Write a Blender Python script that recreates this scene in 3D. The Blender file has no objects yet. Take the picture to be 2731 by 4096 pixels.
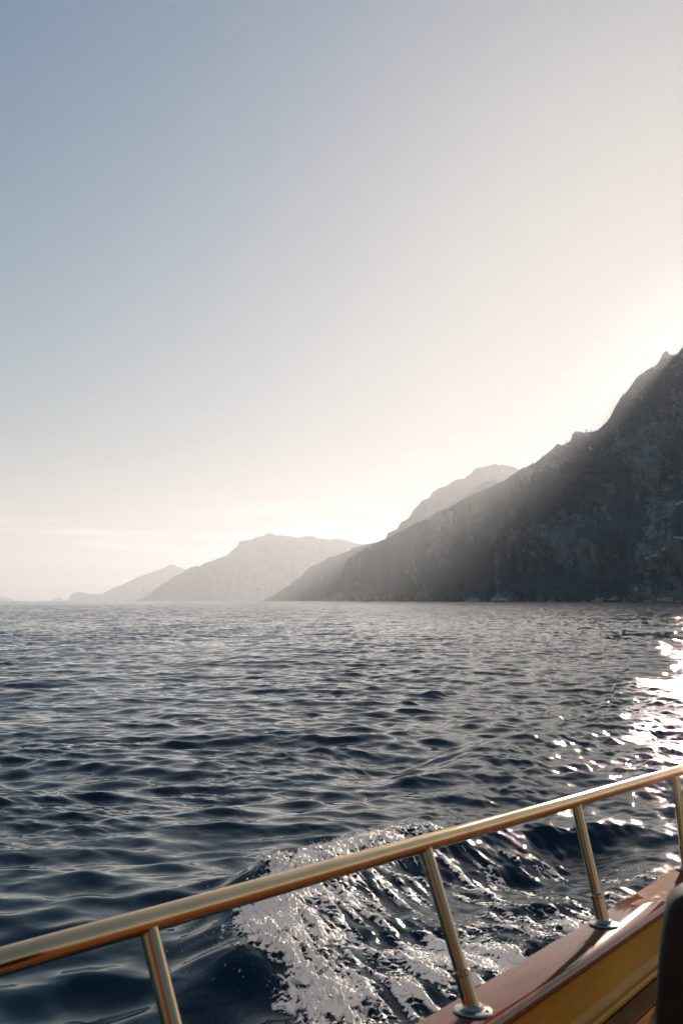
import bpy, math
import numpy as np
from mathutils import Matrix, Vector

# ------------------------------------------------------------------ camera
F_PX = 35 / 36 * 4096
EYE = 1.65
PITCH = math.atan((2403 - 2048) / F_PX)
FW = np.array([0, math.cos(PITCH), math.sin(PITCH)])
UP = np.array([0, -math.sin(PITCH), math.cos(PITCH)])
RT = np.array([1.0, 0, 0])
EYEP = np.array([0, 0, EYE])

scene = bpy.context.scene
cam_data = bpy.data.cameras.new('camera')
cam_data.sensor_fit = 'VERTICAL'
cam_data.sensor_height = 36
cam_data.lens = 35
cam_data.clip_start = 0.05
cam_data.clip_end = 80000
cam_data.dof.use_dof = True
cam_data.dof.focus_distance = 9.0
cam_data.dof.aperture_fstop = 9.0
cam = bpy.data.objects.new('camera', cam_data)
scene.collection.objects.link(cam)
cam.location = EYEP
cam.rotation_euler = (math.pi / 2 + PITCH, 0, 0)
scene.camera = cam

# ------------------------------------------------------------------ sun, sky, exposure
SUN_AZ = math.radians(21.5)      # to the right of the view, clockwise from +Y
SUN_EL = math.radians(16.05)
SUN_DIR = Vector((math.sin(SUN_AZ) * math.cos(SUN_EL), math.cos(SUN_AZ) * math.cos(SUN_EL), math.sin(SUN_EL)))
sd = bpy.data.lights.new('sun', 'SUN')
sd.energy = 5.0
sd.angle = math.radians(0.5)
sd.color = (1.0, 0.83, 0.68)
sun = bpy.data.objects.new('sun', sd)
scene.collection.objects.link(sun)
sun.rotation_euler = SUN_DIR.to_track_quat('Z', 'Y').to_euler()
sun.location = (300, 600, 900)

world = bpy.data.worlds.new('World')
scene.world = world
world.use_nodes = True
wt = world.node_tree
wt.nodes.clear()
wn = wt.nodes.new
sky = wn('ShaderNodeTexSky')
sky.sky_type = 'NISHITA'
sky.sun_disc = False
sky.sun_elevation = SUN_EL
sky.sun_rotation = SUN_AZ
sky.altitude = 0
sky.air_density = 1.0
sky.dust_density = 0.8
sky.ozone_density = 1.5
hs = wn('ShaderNodeHueSaturation')
hs.inputs['Saturation'].default_value = 1.36
hs.inputs['Hue'].default_value = 0.500
wt.links.new(sky.outputs[0], hs.inputs['Color'])
# a hazy summer sky: the brightness round the sun is rolled off
ssep = wn('ShaderNodeSeparateColor')
scomb = wn('ShaderNodeCombineColor')
wt.links.new(hs.outputs[0], ssep.inputs[0])
for ch in range(3):
    pw = wn('ShaderNodeMath')
    pw.operation = 'POWER'
    pw.inputs[1].default_value = 1.2
    wt.links.new(ssep.outputs[ch], pw.inputs[0])
    ad = wn('ShaderNodeMath')
    ad.operation = 'ADD'
    ad.inputs[1].default_value = 7.0
    wt.links.new(pw.outputs[0], ad.inputs[0])
    dv = wn('ShaderNodeMath')
    dv.operation = 'DIVIDE'
    wt.links.new(pw.outputs[0], dv.inputs[0])
    wt.links.new(ad.outputs[0], dv.inputs[1])
    ml_ = wn('ShaderNodeMath')
    ml_.operation = 'MULTIPLY'
    ml_.inputs[1].default_value = 5.05
    wt.links.new(dv.outputs[0], ml_.inputs[0])
    wt.links.new(ml_.outputs[0], scomb.inputs[ch])
# the aureole close round the sun stays bright, in neutral light
vsep = wn('ShaderNodeSeparateColor')
vsep.mode = 'HSV'
wt.links.new(hs.outputs[0], vsep.inputs[0])
chain = vsep.outputs[2]
for op, val in (('SUBTRACT', 19.0), ('MAXIMUM', 0.0), ('POWER', 1.8), ('MULTIPLY', 0.04), ('MINIMUM', 14.0)):
    q_ = wn('ShaderNodeMath')
    q_.operation = op
    q_.inputs[1].default_value = val
    wt.links.new(chain, q_.inputs[0])
    chain = q_.outputs[0]
glow = wn('ShaderNodeMix')
glow.data_type = 'RGBA'
glow.blend_type = 'ADD'
glow.inputs[0].default_value = 1.0
glow_c = wn('ShaderNodeVectorMath')
glow_c.operation = 'SCALE'
glow_c.inputs[0].default_value = (1.0, 0.94, 0.86)
wt.links.new(chain, glow_c.inputs['Scale'])
wt.links.new(glow_c.outputs[0], glow.inputs[7])
# the milky strip over the horizon
milk = wn('ShaderNodeMapRange')
milk.interpolation_type = 'SMOOTHSTEP'
milk.inputs[1].default_value = 0.17
milk.inputs[2].default_value = -0.01
milk.inputs[4].default_value = 0.85
hmix = wn('ShaderNodeMix')
hmix.data_type = 'RGBA'
hmix.inputs[7].default_value = (5.0, 4.55, 4.6, 1)
# thin bands of cloud lying low over the horizon
tc = wn('ShaderNodeTexCoord')
sep = wn('ShaderNodeSeparateXYZ')
wt.links.new(tc.outputs['Generated'], sep.inputs[0])
mp = wn('ShaderNodeMapping')
mp.inputs['Scale'].default_value = (3.0, 3.0, 42.0)
wt.links.new(tc.outputs['Generated'], mp.inputs[0])
cn = wn('ShaderNodeTexNoise')
cn.inputs['Scale'].default_value = 1.6
cn.inputs['Detail'].default_value = 6
wt.links.new(mp.outputs[0], cn.inputs['Vector'])
wt.links.new(sep.outputs[2], milk.inputs[0])
wt.links.new(milk.outputs[0], hmix.inputs[0])
wt.links.new(scomb.outputs[0], hmix.inputs[6])
cr = wn('ShaderNodeMapRange')
cr.interpolation_type = 'SMOOTHSTEP'
cr.inputs[1].default_value = 0.47
cr.inputs[2].default_value = 0.68
wt.links.new(cn.outputs[0], cr.inputs[0])
band = wn('ShaderNodeMapRange')
band.interpolation_type = 'SMOOTHSTEP'
band.inputs[1].default_value = 0.115
band.inputs[2].default_value = 0.03
wt.links.new(sep.outputs[2], band.inputs[0])
cm = wn('ShaderNodeMath')
cm.operation = 'MULTIPLY'
wt.links.new(cr.outputs[0], cm.inputs[0])
wt.links.new(band.outputs[0], cm.inputs[1])
cm2 = wn('ShaderNodeMath')
cm2.operation = 'MULTIPLY'
cm2.inputs[1].default_value = 0.9
wt.links.new(cm.outputs[0], cm2.inputs[0])
cmix = wn('ShaderNodeMix')
cmix.data_type = 'RGBA'
wt.links.new(cm2.outputs[0], cmix.inputs[0])
wt.links.new(hmix.outputs[2], glow.inputs[6])
wt.links.new(glow.outputs[2], cmix.inputs[6])
cmix.inputs[7].default_value = (11.0, 9.6, 9.2, 1)
bg = wn('ShaderNodeBackground')
bg.inputs['Strength'].default_value = 0.10
wt.links.new(cmix.outputs[2], bg.inputs['Color'])
wo = wn('ShaderNodeOutputWorld')
wt.links.new(bg.outputs[0], wo.inputs['Surface'])

scene.view_settings.view_transform = 'Standard'
scene.view_settings.look = 'None'
scene.view_settings.exposure = 0.60
scene.view_settings.gamma = 1.0
scene.render.engine = 'CYCLES'
cy = scene.cycles
cy.max_bounces = 6
cy.diffuse_bounces = 3
cy.glossy_bounces = 4
cy.transmission_bounces = 3
cy.volume_bounces = 0
cy.caustics_reflective = False
cy.caustics_refractive = False
cy.sample_clamp_indirect = 6.0
cy.use_denoising = True

rng = np.random.default_rng(7)


# ------------------------------------------------------------------ picture <-> place
def ray(x, y):
    x = np.asarray(x, float)
    y = np.asarray(y, float)
    return (RT * ((x - 1365.5) / F_PX)[..., None] + UP * ((2048 - y) / F_PX)[..., None] + FW)


def at(x, y, z):
    return EYEP + ray(x, y) * z


def water_pt(x, y):
    r = ray(x, y)
    return EYEP + r * (-EYE / r[..., 2])[..., None]


def project(P):
    d = P - EYEP
    z = d @ FW
    return 1365.5 + F_PX * (d @ RT) / z, 2048 - F_PX * (d @ UP) / z


# ------------------------------------------------------------------ mesh helpers
def tag(o, label=None, cat=None, group=None, kind=None):
    if label:
        o['label'] = label
    if cat:
        o['category'] = cat
    if group:
        o['group'] = group
    if kind:
        o['kind'] = kind
    return o


def empty(name, loc, label, cat, group=None, rz=0.0):
    o = bpy.data.objects.new(name, None)
    o.empty_display_size = 0.2
    scene.collection.objects.link(o)
    o.location = loc
    o.rotation_euler = (0, 0, rz)
    return tag(o, label, cat, group)


def link(name, me, mat=None, parent=None):
    o = bpy.data.objects.new(name, me)
    scene.collection.objects.link(o)
    if mat is not None:
        me.materials.append(mat)
    if parent is not None:
        o.parent = parent
    return o


def np_mesh(name, V, quads, smooth=True):
    me = bpy.data.meshes.new(name)
    V = np.ascontiguousarray(V, np.float32)
    Q = np.ascontiguousarray(quads, np.int32)
    n = Q.shape[1]
    me.vertices.add(len(V))
    me.vertices.foreach_set('co', V.ravel())
    me.loops.add(Q.size)
    me.loops.foreach_set('vertex_index', Q.ravel())
    me.polygons.add(len(Q))
    me.polygons.foreach_set('loop_start', np.arange(0, Q.size, n, dtype=np.int32))
    me.polygons.foreach_set('loop_total', np.full(len(Q), n, np.int32))
    if smooth:
        me.polygons.foreach_set('use_smooth', np.ones(len(Q), bool))
    me.update()
    me.validate()
    return me


def attr(me, name, data):
    a = me.attributes.new(name, 'FLOAT', 'POINT')
    a.data.foreach_set('value', np.ascontiguousarray(data, np.float32))


def grid_quads(nr, nc):
    i = np.arange(nr * nc).reshape(nr, nc)
    return np.stack([i[:-1, :-1], i[:-1, 1:], i[1:, 1:], i[1:, :-1]], -1).reshape(-1, 4)


class MB:
    """collects shapes into ONE mesh"""

    def __init__(self):
        self.v = []
        self.f = []

    def add(self, V, Fs):
        b = len(self.v)
        self.v += [tuple(float(c) for c in p) for p in V]
        self.f += [tuple(b + i for i in f) for f in Fs]
        return self

    def box(self, c, s, rz=0.0):
        cx, cy_, cz = c
        hx, hy, hz = s[0] / 2, s[1] / 2, s[2] / 2
        V = []
        for x, y, z in ((-1, -1, -1), (1, -1, -1), (1, 1, -1), (-1, 1, -1), (-1, -1, 1), (1, -1, 1), (1, 1, 1), (-1, 1, 1)):
            px, py = x * hx, y * hy
            V.append((cx + px * math.cos(rz) - py * math.sin(rz), cy_ + px * math.sin(rz) + py * math.cos(rz), cz + z * hz))
        return self.add(V, [(3, 2, 1, 0), (4, 5, 6, 7), (0, 1, 5, 4), (1, 2, 6, 5), (2, 3, 7, 6), (3, 0, 4, 7)])

    def prism(self, pts, y0, y1, inset=0.0):
        """outline in x,z extruded along y; inset narrows the upper points"""
        zs = [p[1] for p in pts]
        z0, z1 = min(zs), max(zs)
        n = len(pts)
        V = []
        for side in (0, 1):
            for x, z in pts:
                k = inset * (z - z0) / max(z1 - z0, 1e-6)
                V.append((x, (y0 + k) if side == 0 else (y1 - k), z))
        Fs = [tuple(range(n)), tuple(range(2 * n - 1, n - 1, -1))]
        for i in range(n):
            j = (i + 1) % n
            Fs.append((i, n + i, n + j, j))
        return self.add(V, Fs)

    def rings(self, R, closed=False, caps=True):
        n = len(R[0])
        V = [p for r in R for p in r]
        Fs = []
        for k in range(len(R) - 1):
            for i in range(n if not closed else n):
                j = (i + 1) % n
                Fs.append((k * n + i, k * n + j, (k + 1) * n + j, (k + 1) * n + i))
        if caps:
            Fs.append(tuple(range(n - 1, -1, -1)))
            Fs.append(tuple((len(R) - 1) * n + i for i in range(n)))
        return self.add(V, Fs)

    def tube(self, P, r, n=12):
        P = [np.array(p, float) for p in P]
        rr = r if hasattr(r, '__len__') else [r] * len(P)
        R = []
        ref = None
        for i, p in enumerate(P):
            t = P[min(i + 1, len(P) - 1)] - P[max(i - 1, 0)]
            t /= np.linalg.norm(t)
            if ref is None:
                ref = np.cross(t, (0.3, 0.2, 1.0) if abs(t[2]) < 0.9 else (1, 0, 0))
            u = ref - t * (ref @ t)
            u /= np.linalg.norm(u)
            ref = u
            w = np.cross(t, u)
            R.append([p + rr[i] * (math.cos(a) * u + math.sin(a) * w) for a in np.linspace(0, 2 * math.pi, n, endpoint=False)])
        return self.rings(R, True)

    def lathe(self, c, prof, n=20, axis=(0, 0, 1)):
        """prof: list of (radius, height along the axis)"""
        ax = np.array(axis, float)
        ax /= np.linalg.norm(ax)
        u = np.cross(ax, (1, 0, 0.1))
        u /= np.linalg.norm(u)
        w = np.cross(ax, u)
        c = np.array(c, float)
        R = [[c + ax * h + r * (math.cos(a) * u + math.sin(a) * w) for a in np.linspace(0, 2 * math.pi, n, endpoint=False)] for r, h in prof]
        return self.rings(R, True)

    def build(self, name, mat, parent=None, smooth=False, off=(0, 0, 0), bevel=0.0):
        me = bpy.data.meshes.new(name)
        me.from_pydata([(x + off[0], y + off[1], z + off[2]) for x, y, z in self.v], [], self.f)
        me.update()
        import bmesh
        bm = bmesh.new()
        bm.from_mesh(me)
        bmesh.ops.recalc_face_normals(bm, faces=bm.faces)
        if bevel:
            es = [e for e in bm.edges if len(e.link_faces) == 2 and e.calc_face_angle(0) > 0.6]
            bmesh.ops.bevel(bm, geom=es, offset=bevel, segments=3, profile=0.5, affect='EDGES')
        if smooth:
            for f in bm.faces:
                f.smooth = True
            for e in bm.edges:
                if len(e.link_faces) == 2 and e.calc_face_angle(0) > 0.7:
                    e.smooth = False
        bm.to_mesh(me)
        bm.free()
        return link(name, me, mat, parent)


# ------------------------------------------------------------------ noise
def _hash(i, j, seed):
    h = (i.astype(np.int64) * 374761393 + j.astype(np.int64) * 668265263 + seed * 974634777) & 0xFFFFFFFF
    h = ((h ^ (h >> 13)) * 1274126177) & 0xFFFFFFFF
    return (h ^ (h >> 16)) & 0xFFFFFFFF


def vnoise(x, y, seed=0):
    """gradient noise, about -1..1"""
    xi = np.floor(x)
    yi = np.floor(y)
    fx = x - xi
    fy = y - yi
    out = 0
    ux = fx * fx * fx * (fx * (fx * 6 - 15) + 10)
    uy = fy * fy * fy * (fy * (fy * 6 - 15) + 10)
    for di in (0, 1):
        for dj in (0, 1):
            a = _hash(xi + di, yi + dj, seed) * (2 * math.pi / 4294967296.0)
            g = np.cos(a) * (fx - di) + np.sin(a) * (fy - dj)
            out = out + g * (ux if di else 1 - ux) * (uy if dj else 1 - uy)
    return out * 1.5


def fbm(x, y, oct=5, seed=0, gain=0.5, ridged=False):
    s = 0
    a = 1.0
    for o in range(oct):
        v = vnoise(x * 2 ** o + o * 17.3, y * 2 ** o - o * 9.1, seed + o)
        s = s + a * ((1 - 2 * np.abs(v)) if ridged else v)
        a *= gain
    return s


def sstep(a, b, x):
    t = np.clip((x - a) / (b - a), 0, 1)
    return t * t * (3 - 2 * t)


# ------------------------------------------------------------------ materials
def new_mat(name):
    m = bpy.data.materials.new(name)
    m.use_nodes = True
    nt = m.node_tree
    return m, nt, nt.nodes['Principled BSDF']


def noise_node(nt, scale, detail=4, vec=None, dist=0.0, rough=0.5):
    n = nt.nodes.new('ShaderNodeTexNoise')
    n.inputs['Scale'].default_value = scale
    n.inputs['Detail'].default_value = detail
    n.inputs['Distortion'].default_value = dist
    n.inputs['Roughness'].default_value = rough
    if vec is not None:
        nt.links.new(vec, n.inputs['Vector'])
    return n


def mapped(nt, scale, rot=(0, 0, 0), coord='Object'):
    t = nt.nodes.new('ShaderNodeTexCoord')
    m = nt.nodes.new('ShaderNodeMapping')
    m.inputs['Scale'].default_value = scale
    m.inputs['Rotation'].default_value = rot
    nt.links.new(t.outputs[coord], m.inputs[0])
    return m.outputs[0]


def ramp(nt, fac, stops):
    r = nt.nodes.new('ShaderNodeValToRGB')
    e = r.color_ramp.elements
    while len(e) < len(stops):
        e.new(0.5)
    for el, (p, c) in zip(e, stops):
        el.position = p
        el.color = (*c, 1)
    nt.links.new(fac, r.inputs[0])
    return r.outputs[0]


def math_node(nt, op, a, b=None, clamp=False):
    n = nt.nodes.new('ShaderNodeMath')
    n.operation = op
    n.use_clamp = clamp
    for i, v in enumerate((a, b)):
        if v is None:
            continue
        if isinstance(v, (int, float)):
            n.inputs[i].default_value = v
        else:
            nt.links.new(v, n.inputs[i])
    return n.outputs[0]


def map_range(nt, v, a, b, c=0.0, d=1.0):
    n = nt.nodes.new('ShaderNodeMapRange')
    n.interpolation_type = 'SMOOTHSTEP'
    for i, x in ((1, a), (2, b), (3, c), (4, d)):
        if isinstance(x, (int, float)):
            n.inputs[i].default_value = x
        else:
            nt.links.new(x, n.inputs[i])
    nt.links.new(v, n.inputs[0])
    return n.outputs[0]


def bump(nt, bsdf, h, strength, dist):
    b = nt.nodes.new('ShaderNodeBump')
    b.inputs['Distance'].default_value = dist
    if isinstance(strength, (int, float)):
        b.inputs['Strength'].default_value = strength
    else:
        nt.links.new(strength, b.inputs['Strength'])
    nt.links.new(h, b.inputs['Height'])
    nt.links.new(b.outputs[0], bsdf.inputs['Normal'])
    return b


def plain(name, col, rough=0.5, metal=0.0, var=0.25, scale=6.0, coat=0.0):
    """a material with a little uneven wear"""
    m, nt, b = new_mat(name)
    n = noise_node(nt, scale, 5, mapped(nt, (1, 1, 1)))
    lo = tuple(c * (1 - var) for c in col)
    hi = tuple(min(1, c * (1 + var)) for c in col)
    nt.links.new(ramp(nt, n.outputs[0], [(0.3, lo), (0.7, hi)]), b.inputs['Base Color'])
    b.inputs['Roughness'].default_value = rough
    b.inputs['Metallic'].default_value = metal
    b.inputs['Coat Weight'].default_value = coat
    return m


# ------------------------------------------------------------------ the boat's own frame (s aft, w outboard, h up)
AX_A = ray(4080, 2655)
AX_A = AX_A / np.linalg.norm(AX_A)
AX_O = np.cross((0, 0, 1.0), AX_A)
AX_O /= np.linalg.norm(AX_O)
AX_N = np.cross(AX_A, AX_O)
B2 = np.array([0.27783, 2.18682, 0.78537])
# ------------------------------------------------------------------ sea
def wave_tile(L, N, lmin, lmax, slope, wdir, spread, seed, chop=0.7):
    g = np.random.default_rng(seed)
    k1 = np.fft.fftfreq(N, L / N) * 2 * math.pi
    kx, ky = np.meshgrid(k1, k1, indexing='xy')
    k = np.hypot(kx, ky)
    k[0, 0] = 1
    lam = 2 * math.pi / k
    win = sstep(lmin * 0.75, lmin * 1.4, lam) * (1 - sstep(lmax * 0.7, lmax * 1.4, lam))
    c = np.abs((kx * math.cos(wdir) + ky * math.sin(wdir)) / k)
    A = k ** -2.0 * win * (c ** spread + 0.12)
    A[0, 0] = 0
    h = np.fft.ifft2(A * (g.normal(size=(N, N)) + 1j * g.normal(size=(N, N)))).real
    H = np.fft.fft2(h)
    sx = np.fft.ifft2(1j * kx * H).real
    sy = np.fft.ifft2(1j * ky * H).real
    H *= slope / math.sqrt((sx ** 2 + sy ** 2).mean())
    h = np.fft.ifft2(H).real
    dx = np.fft.ifft2(1j * kx / k * H).real * chop
    dy = np.fft.ifft2(1j * ky / k * H).real * chop
    return L, N, np.stack([dx, dy, h], -1).astype(np.float32)


def sample(tile, x, y):
    L, N, T = tile
    u = x * (N / L)
    v = y * (N / L)
    ui = np.floor(u)
    vi = np.floor(v)
    fu = (u - ui).astype(np.float32)
    fv = (v - vi).astype(np.float32)
    ui = ui.astype(np.int64)
    vi = vi.astype(np.int64)

    def w(f):
        return ((1 - f) ** 3 / 6, (3 * f ** 3 - 6 * f ** 2 + 4) / 6, (-3 * f ** 3 + 3 * f ** 2 + 3 * f + 1) / 6, f ** 3 / 6)
    wu = w(fu)
    wv = w(fv)
    out = np.zeros((len(x), 3), np.float32)
    for b in range(4):
        rb = (vi + b - 1) % N
        for a in range(4):
            out += (wu[a] * wv[b])[:, None] * T[rb, (ui + a - 1) % N]
    return out


def S(pts):
    """points given in the 1568-wide picture -> water surface"""
    p = np.array(pts, float)
    return water_pt(p[:, 0] * 2731 / 1568, p[:, 1] * 2731 / 1568)[:, :2]


def smooth_line(L, n=5):
    Q = np.vstack([2 * L[0] - L[1], L, 2 * L[-1] - L[-2]])
    out = []
    for i in range(1, len(Q) - 2):
        a, b_, c, d = Q[i - 1:i + 3]
        for t in np.linspace(0, 1, n, endpoint=False):
            out.append(0.5 * (2 * b_ + (c - a) * t + (2 * a - 5 * b_ + 4 * c - d) * t * t + (3 * b_ - a - 3 * c + d) * t ** 3))
    return np.array(out + [L[-1]])


def poly_dist(P, L):
    """signed distance (positive on the right of the walking direction) and arc length share"""
    best = np.full(len(P), 1e9)
    sgn = np.ones(len(P))
    par = np.zeros(len(P))
    seg = np.linalg.norm(np.diff(L, axis=0), axis=1)
    cum = np.concatenate([[0], np.cumsum(seg)])
    for i in range(len(L) - 1):
        d = L[i + 1] - L[i]
        q = P - L[i]
        t = np.clip((q @ d) / (d @ d), 0, 1)
        e = q - t[:, None] * d
        dd = np.hypot(e[:, 0], e[:, 1])
        cr_ = d[0] * q[:, 1] - d[1] * q[:, 0]
        m = dd < best
        best[m] = dd[m]
        sgn[m] = np.where(cr_[m] > 0, -1, 1)
        par[m] = (cum[i] + t[m] * seg[i]) / cum[-1]
    return best * sgn, par


BOW_LINE = S([(735, 2500), (690, 2345), (640, 2285), (580, 2235), (548, 2190), (560, 2130), (610, 2075), (690, 2015), (780, 1970), (870, 1940), (960, 1918), (1060, 1895), (1180, 1870)])
RIDGES = [  # crest line, height, width outside, width inside
    (S([(930, 1830), (1000, 1790), (1130, 1735), (1280, 1695), (1420, 1705), (1530, 1745)]), 0.24, 0.40, 0.75),
    (S([(1330, 1690), (1400, 1672), (1480, 1668), (1590, 1680)]), 0.26, 0.55, 0.9),
    (S([(1080, 1690), (1180, 1640), (1290, 1660), (1390, 1640)]), 0.12, 0.5, 0.8),
    (S([(1330, 1590), (1400, 1575), (1480, 1590), (1560, 1610)]), 0.28, 0.9, 1.3),
    (S([(1440, 1500), (1500, 1478), (1600, 1490)]), 0.38, 1.6, 2.2),
    (S([(1500, 1452), (1560, 1445), (1640, 1452)]), 0.55, 3.0, 4.0),
    (S([(1150, 1905), (1230, 1895), (1330, 1893), (1430, 1915)]), 0.17, 0.30, 0.40),
    (S([(1290, 2010), (1380, 1985), (1500, 1965), (1600, 1960)]), 0.10, 0.35, 0.5),
]
TROUGHS = [(1340, 1955, 0.55, -0.16), (1120, 1985, 0.4, -0.08), (900, 1760, 0.7, -0.10), (1290, 1610, 1.5, -0.12)]
WAKE_EDGE = S([(760, 2600), (690, 2345), (560, 2200), (560, 2130), (690, 2015), (870, 1940), (960, 1915), (960, 1870), (935, 1825), (1060, 1740), (1190, 1655), (1320, 1590), (1420, 1510), (1510, 1462), (1600, 1440)])
RIDGES = [(smooth_line(L), a, b_, c) for L, a, b_, c in RIDGES]
FOAM_SPOTS = [(640, 2120, .34, 1.0), (600, 2170, .30, 1.1), (660, 2180, .3, .9), (620, 2230, .25, 1.0), (690, 2290, .22, .9), (720, 2330, .22, .8), (700, 2060, .36, .9),
              (780, 2010, .4, .75), (860, 1960, .36, .8), (940, 1935, .32, .65), (760, 2110, .45, .6), (860, 2070, .5, .55), (950, 2010, .5, .45), (790, 2210, .4, .5),
              (880, 2180, .35, .6), (960, 2190, .32, .85), (1040, 2190, .32, .9), (1110, 2200, .3, .9), (1160, 2230, .25, .9), (1060, 2245, .25, .9),
              (960, 2270, .25, .7), (860, 2290, .25, .55), (1200, 2140, .3, .6), (1280, 2130, .25, .75), (1090, 2080, .5, .4), (1020, 1970, .4, .4),
              (1230, 2060, .45, .35), (930, 2340, .25, .6), (1010, 2330, .22, .6), (820, 2345, .22, .5), (1340, 2080, .4, .45), (1400, 2040, .3, .5), (1480, 1990, .35, .45), (1150, 1985, .35, .5), (1250, 1955, .35, .4), (1200, 2190, .22, .8), (1330, 2110, .2, .7)]


def foam_density(P):
    d = np.zeros(len(P))
    for x, y, r, w in FOAM_SPOTS:
        c = S([(x, y)])[0]
        d = np.maximum(d, 0.8 * w * np.exp(-((P - c) ** 2).sum(1) / r ** 2)) + 0.18 * w * np.exp(-((P - c) ** 2).sum(1) / r ** 2)
    sd_, t = poly_dist(P, BOW_LINE)
    d *= sstep(-0.16, 0.10, sd_ + 0.10 * fbm(P[:, 0] / 0.13, P[:, 1] / 0.13, 4, 33, 0.6))
    lip = np.exp(-((sd_ - 0.12) / 0.16) ** 2) * sstep(0.02, 0.16, t) * (1 - sstep(0.62, 0.78, t))
    return np.clip(np.maximum(d, 0.95 * lip * sstep(-0.12, 0.08, sd_ + 0.10 * fbm(P[:, 0] / 0.13, P[:, 1] / 0.13, 4, 33, 0.6))), 0, 1.2)


def wake_height(P):
    h = np.zeros(len(P))
    sd_, t = poly_dist(P, BOW_LINE)
    amp = (0.04 + 0.10 * sstep(0.08, 0.3, t) * (1 - 0.6 * sstep(0.45, 0.9, t))) * (1 - sstep(0.8, 1.0, t)) * sstep(0.0, 0.1, t)
    h += np.where(sd_ < 0, amp * np.exp(-(sd_ / 0.22) ** 2), amp * (1.25 * np.exp(-(sd_ / 0.55) ** 2) - 0.25 * np.exp(-((sd_ - 0.9) / 0.5) ** 2) - 0.25 * np.exp(-(sd_ / 0.2) ** 2)))
    for L, a, wo_, wi in RIDGES:
        a = a * 0.40
        d, t = poly_dist(P, L)
        en = sstep(0, 0.3, t) * (1 - sstep(0.75, 1.0, t))
        h += a * en * np.where(d < 0, np.exp(-(d / wo_) ** 2), np.exp(-(d / wi) ** 2))
        h -= 0.45 * a * en * np.exp(-((d + wo_ * 1.9) / wo_) ** 2)
    for x, y, r, a in TROUGHS:
        c = S([(x, y)])[0]
        h += a * np.exp(-((P - c) ** 2).sum(1) / r ** 2)
    return h


def flow_coords(P):
    """along / across the streaks of the wake"""
    ang = math.radians(133 - 9)
    return P[:, 0] * math.cos(ang) + P[:, 1] * math.sin(ang), -P[:, 0] * math.sin(ang) + P[:, 1] * math.cos(ang)


TILE_A = wave_tile(3.3, 512, 0.06, 0.26, 0.095, math.radians(80), 0.8, 3)
TILE_B = wave_tile(9.7, 512, 0.19, 0.8, 0.135, math.radians(97), 1.2, 4)
TILE_C = wave_tile(37.0, 512, 0.8, 4.5, 0.070, math.radians(84), 1.8, 5)
TILE_D = wave_tile(3.1, 512, 0.06, 0.26, 0.34, math.radians(40), 0.6, 6)


def sea_surface(X, Y):
    """displaced position and the masks wake / foam for water points"""
    r = np.hypot(X, Y)
    P = np.stack([X, Y], -1)
    out = np.zeros((len(X), 3), np.float32)
    wake = np.zeros(len(X))
    foam = np.zeros(len(X))
    out += sample(TILE_C, X, Y) * (1 - sstep(900, 3500, r))[:, None]
    m = r < 320
    patch = 0.75 + 0.5 * sstep(-0.6, 0.6, fbm(X[m] / 14, Y[m] / 20, 3, 61))
    calm = np.ones(m.sum())
    near = r[m] < 100
    Pm = P[m][near]
    wd, _ = poly_dist(Pm, WAKE_EDGE)
    rr = r[m][near]
    soft = 0.05 + 0.05 * rr
    wk = sstep(-0.3, 1.0, wd / soft) * (1 - sstep(45, 95, rr))
    calm[near] = 1 - 0.15 * wk * (1 - sstep(12, 30, rr))
    out[m] += sample(TILE_B, X[m], Y[m]) * ((1 - sstep(50, 190, r[m])) * patch * calm)[:, None]
    m2 = r < 62
    out[m2] += sample(TILE_A, X[m2], Y[m2]) * ((1 - sstep(12, 34, r[m2])) * (0.35 + 0.9 * sstep(-0.4, 0.7, fbm(X[m2] / 2.2, Y[m2] / 3.0, 3, 71))))[:, None]
    full = np.zeros(m.sum())
    full[near] = wk
    wake[m] = full
    idx = np.where(m)[0][near]
    out[idx, 2] += wake_height(Pm)
    # chopped-up little ripples inside the wake, drawn out along the flow
    k = idx[(rr < 36) & (wk > 0.01)]
    Pk = P[k]
    al, ac = flow_coords(Pk)
    rip = (sample(TILE_D, al * 0.55, ac) + sample(TILE_D, al * 0.22 + 1.3, ac * 0.38 + 0.7) * 1.5) * np.array([0, 0, 1.0])
    out[k] += rip * (wake[k] * (1 - sstep(14, 34, r[k])) * (0.55 + 0.5 * fbm(Pk[:, 0] / 0.8, Pk[:, 1] / 1.2, 3, 81)))[:, None]
    k = np.where(r < 12)[0]
    fd = foam_density(P[k])
    al, ac = flow_coords(P[k])
    front, _ = poly_dist(P[k], BOW_LINE)
    fr = np.exp(-((front - 0.14) / 0.26) ** 2)
    streak = fbm(al / 0.42, ac / 0.075, 5, 91, 0.6)
    puff = 1.0 - 1.7 * np.abs(fbm(P[k][:, 0] / 0.11, P[k][:, 1] / 0.14, 4, 97, 0.62))
    n_ = (1 - fr) * streak * 0.85 + fr * (0.45 * puff + 0.45 * streak)
    fm_ = np.clip(1.35 * fd - (0.74 - 0.10 * fr) + 0.95 * n_, 0, 1) * sstep(0.02, 0.2, fd)
    foam[k] = fm_
    lump2 = 1.0 - 1.6 * np.abs(fbm(P[k][:, 0] / 0.045, P[k][:, 1] / 0.06, 3, 95, 0.6))
    out[k, 2] += fm_ * (0.010 + 0.026 * fr * puff + 0.012 * (1 - fr) * streak + (0.005 + 0.007 * fr) * lump2)
    # flat and low underneath the boat
    d = np.stack([X, Y, np.zeros_like(X)], -1) - B2
    inside = sstep(-0.02, -0.25, d @ AX_O) * (1 - sstep(25, 30, r))
    out *= (1 - inside)[:, None]
    out[:, 2] -= 0.25 * inside
    return out, wake, foam


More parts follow.
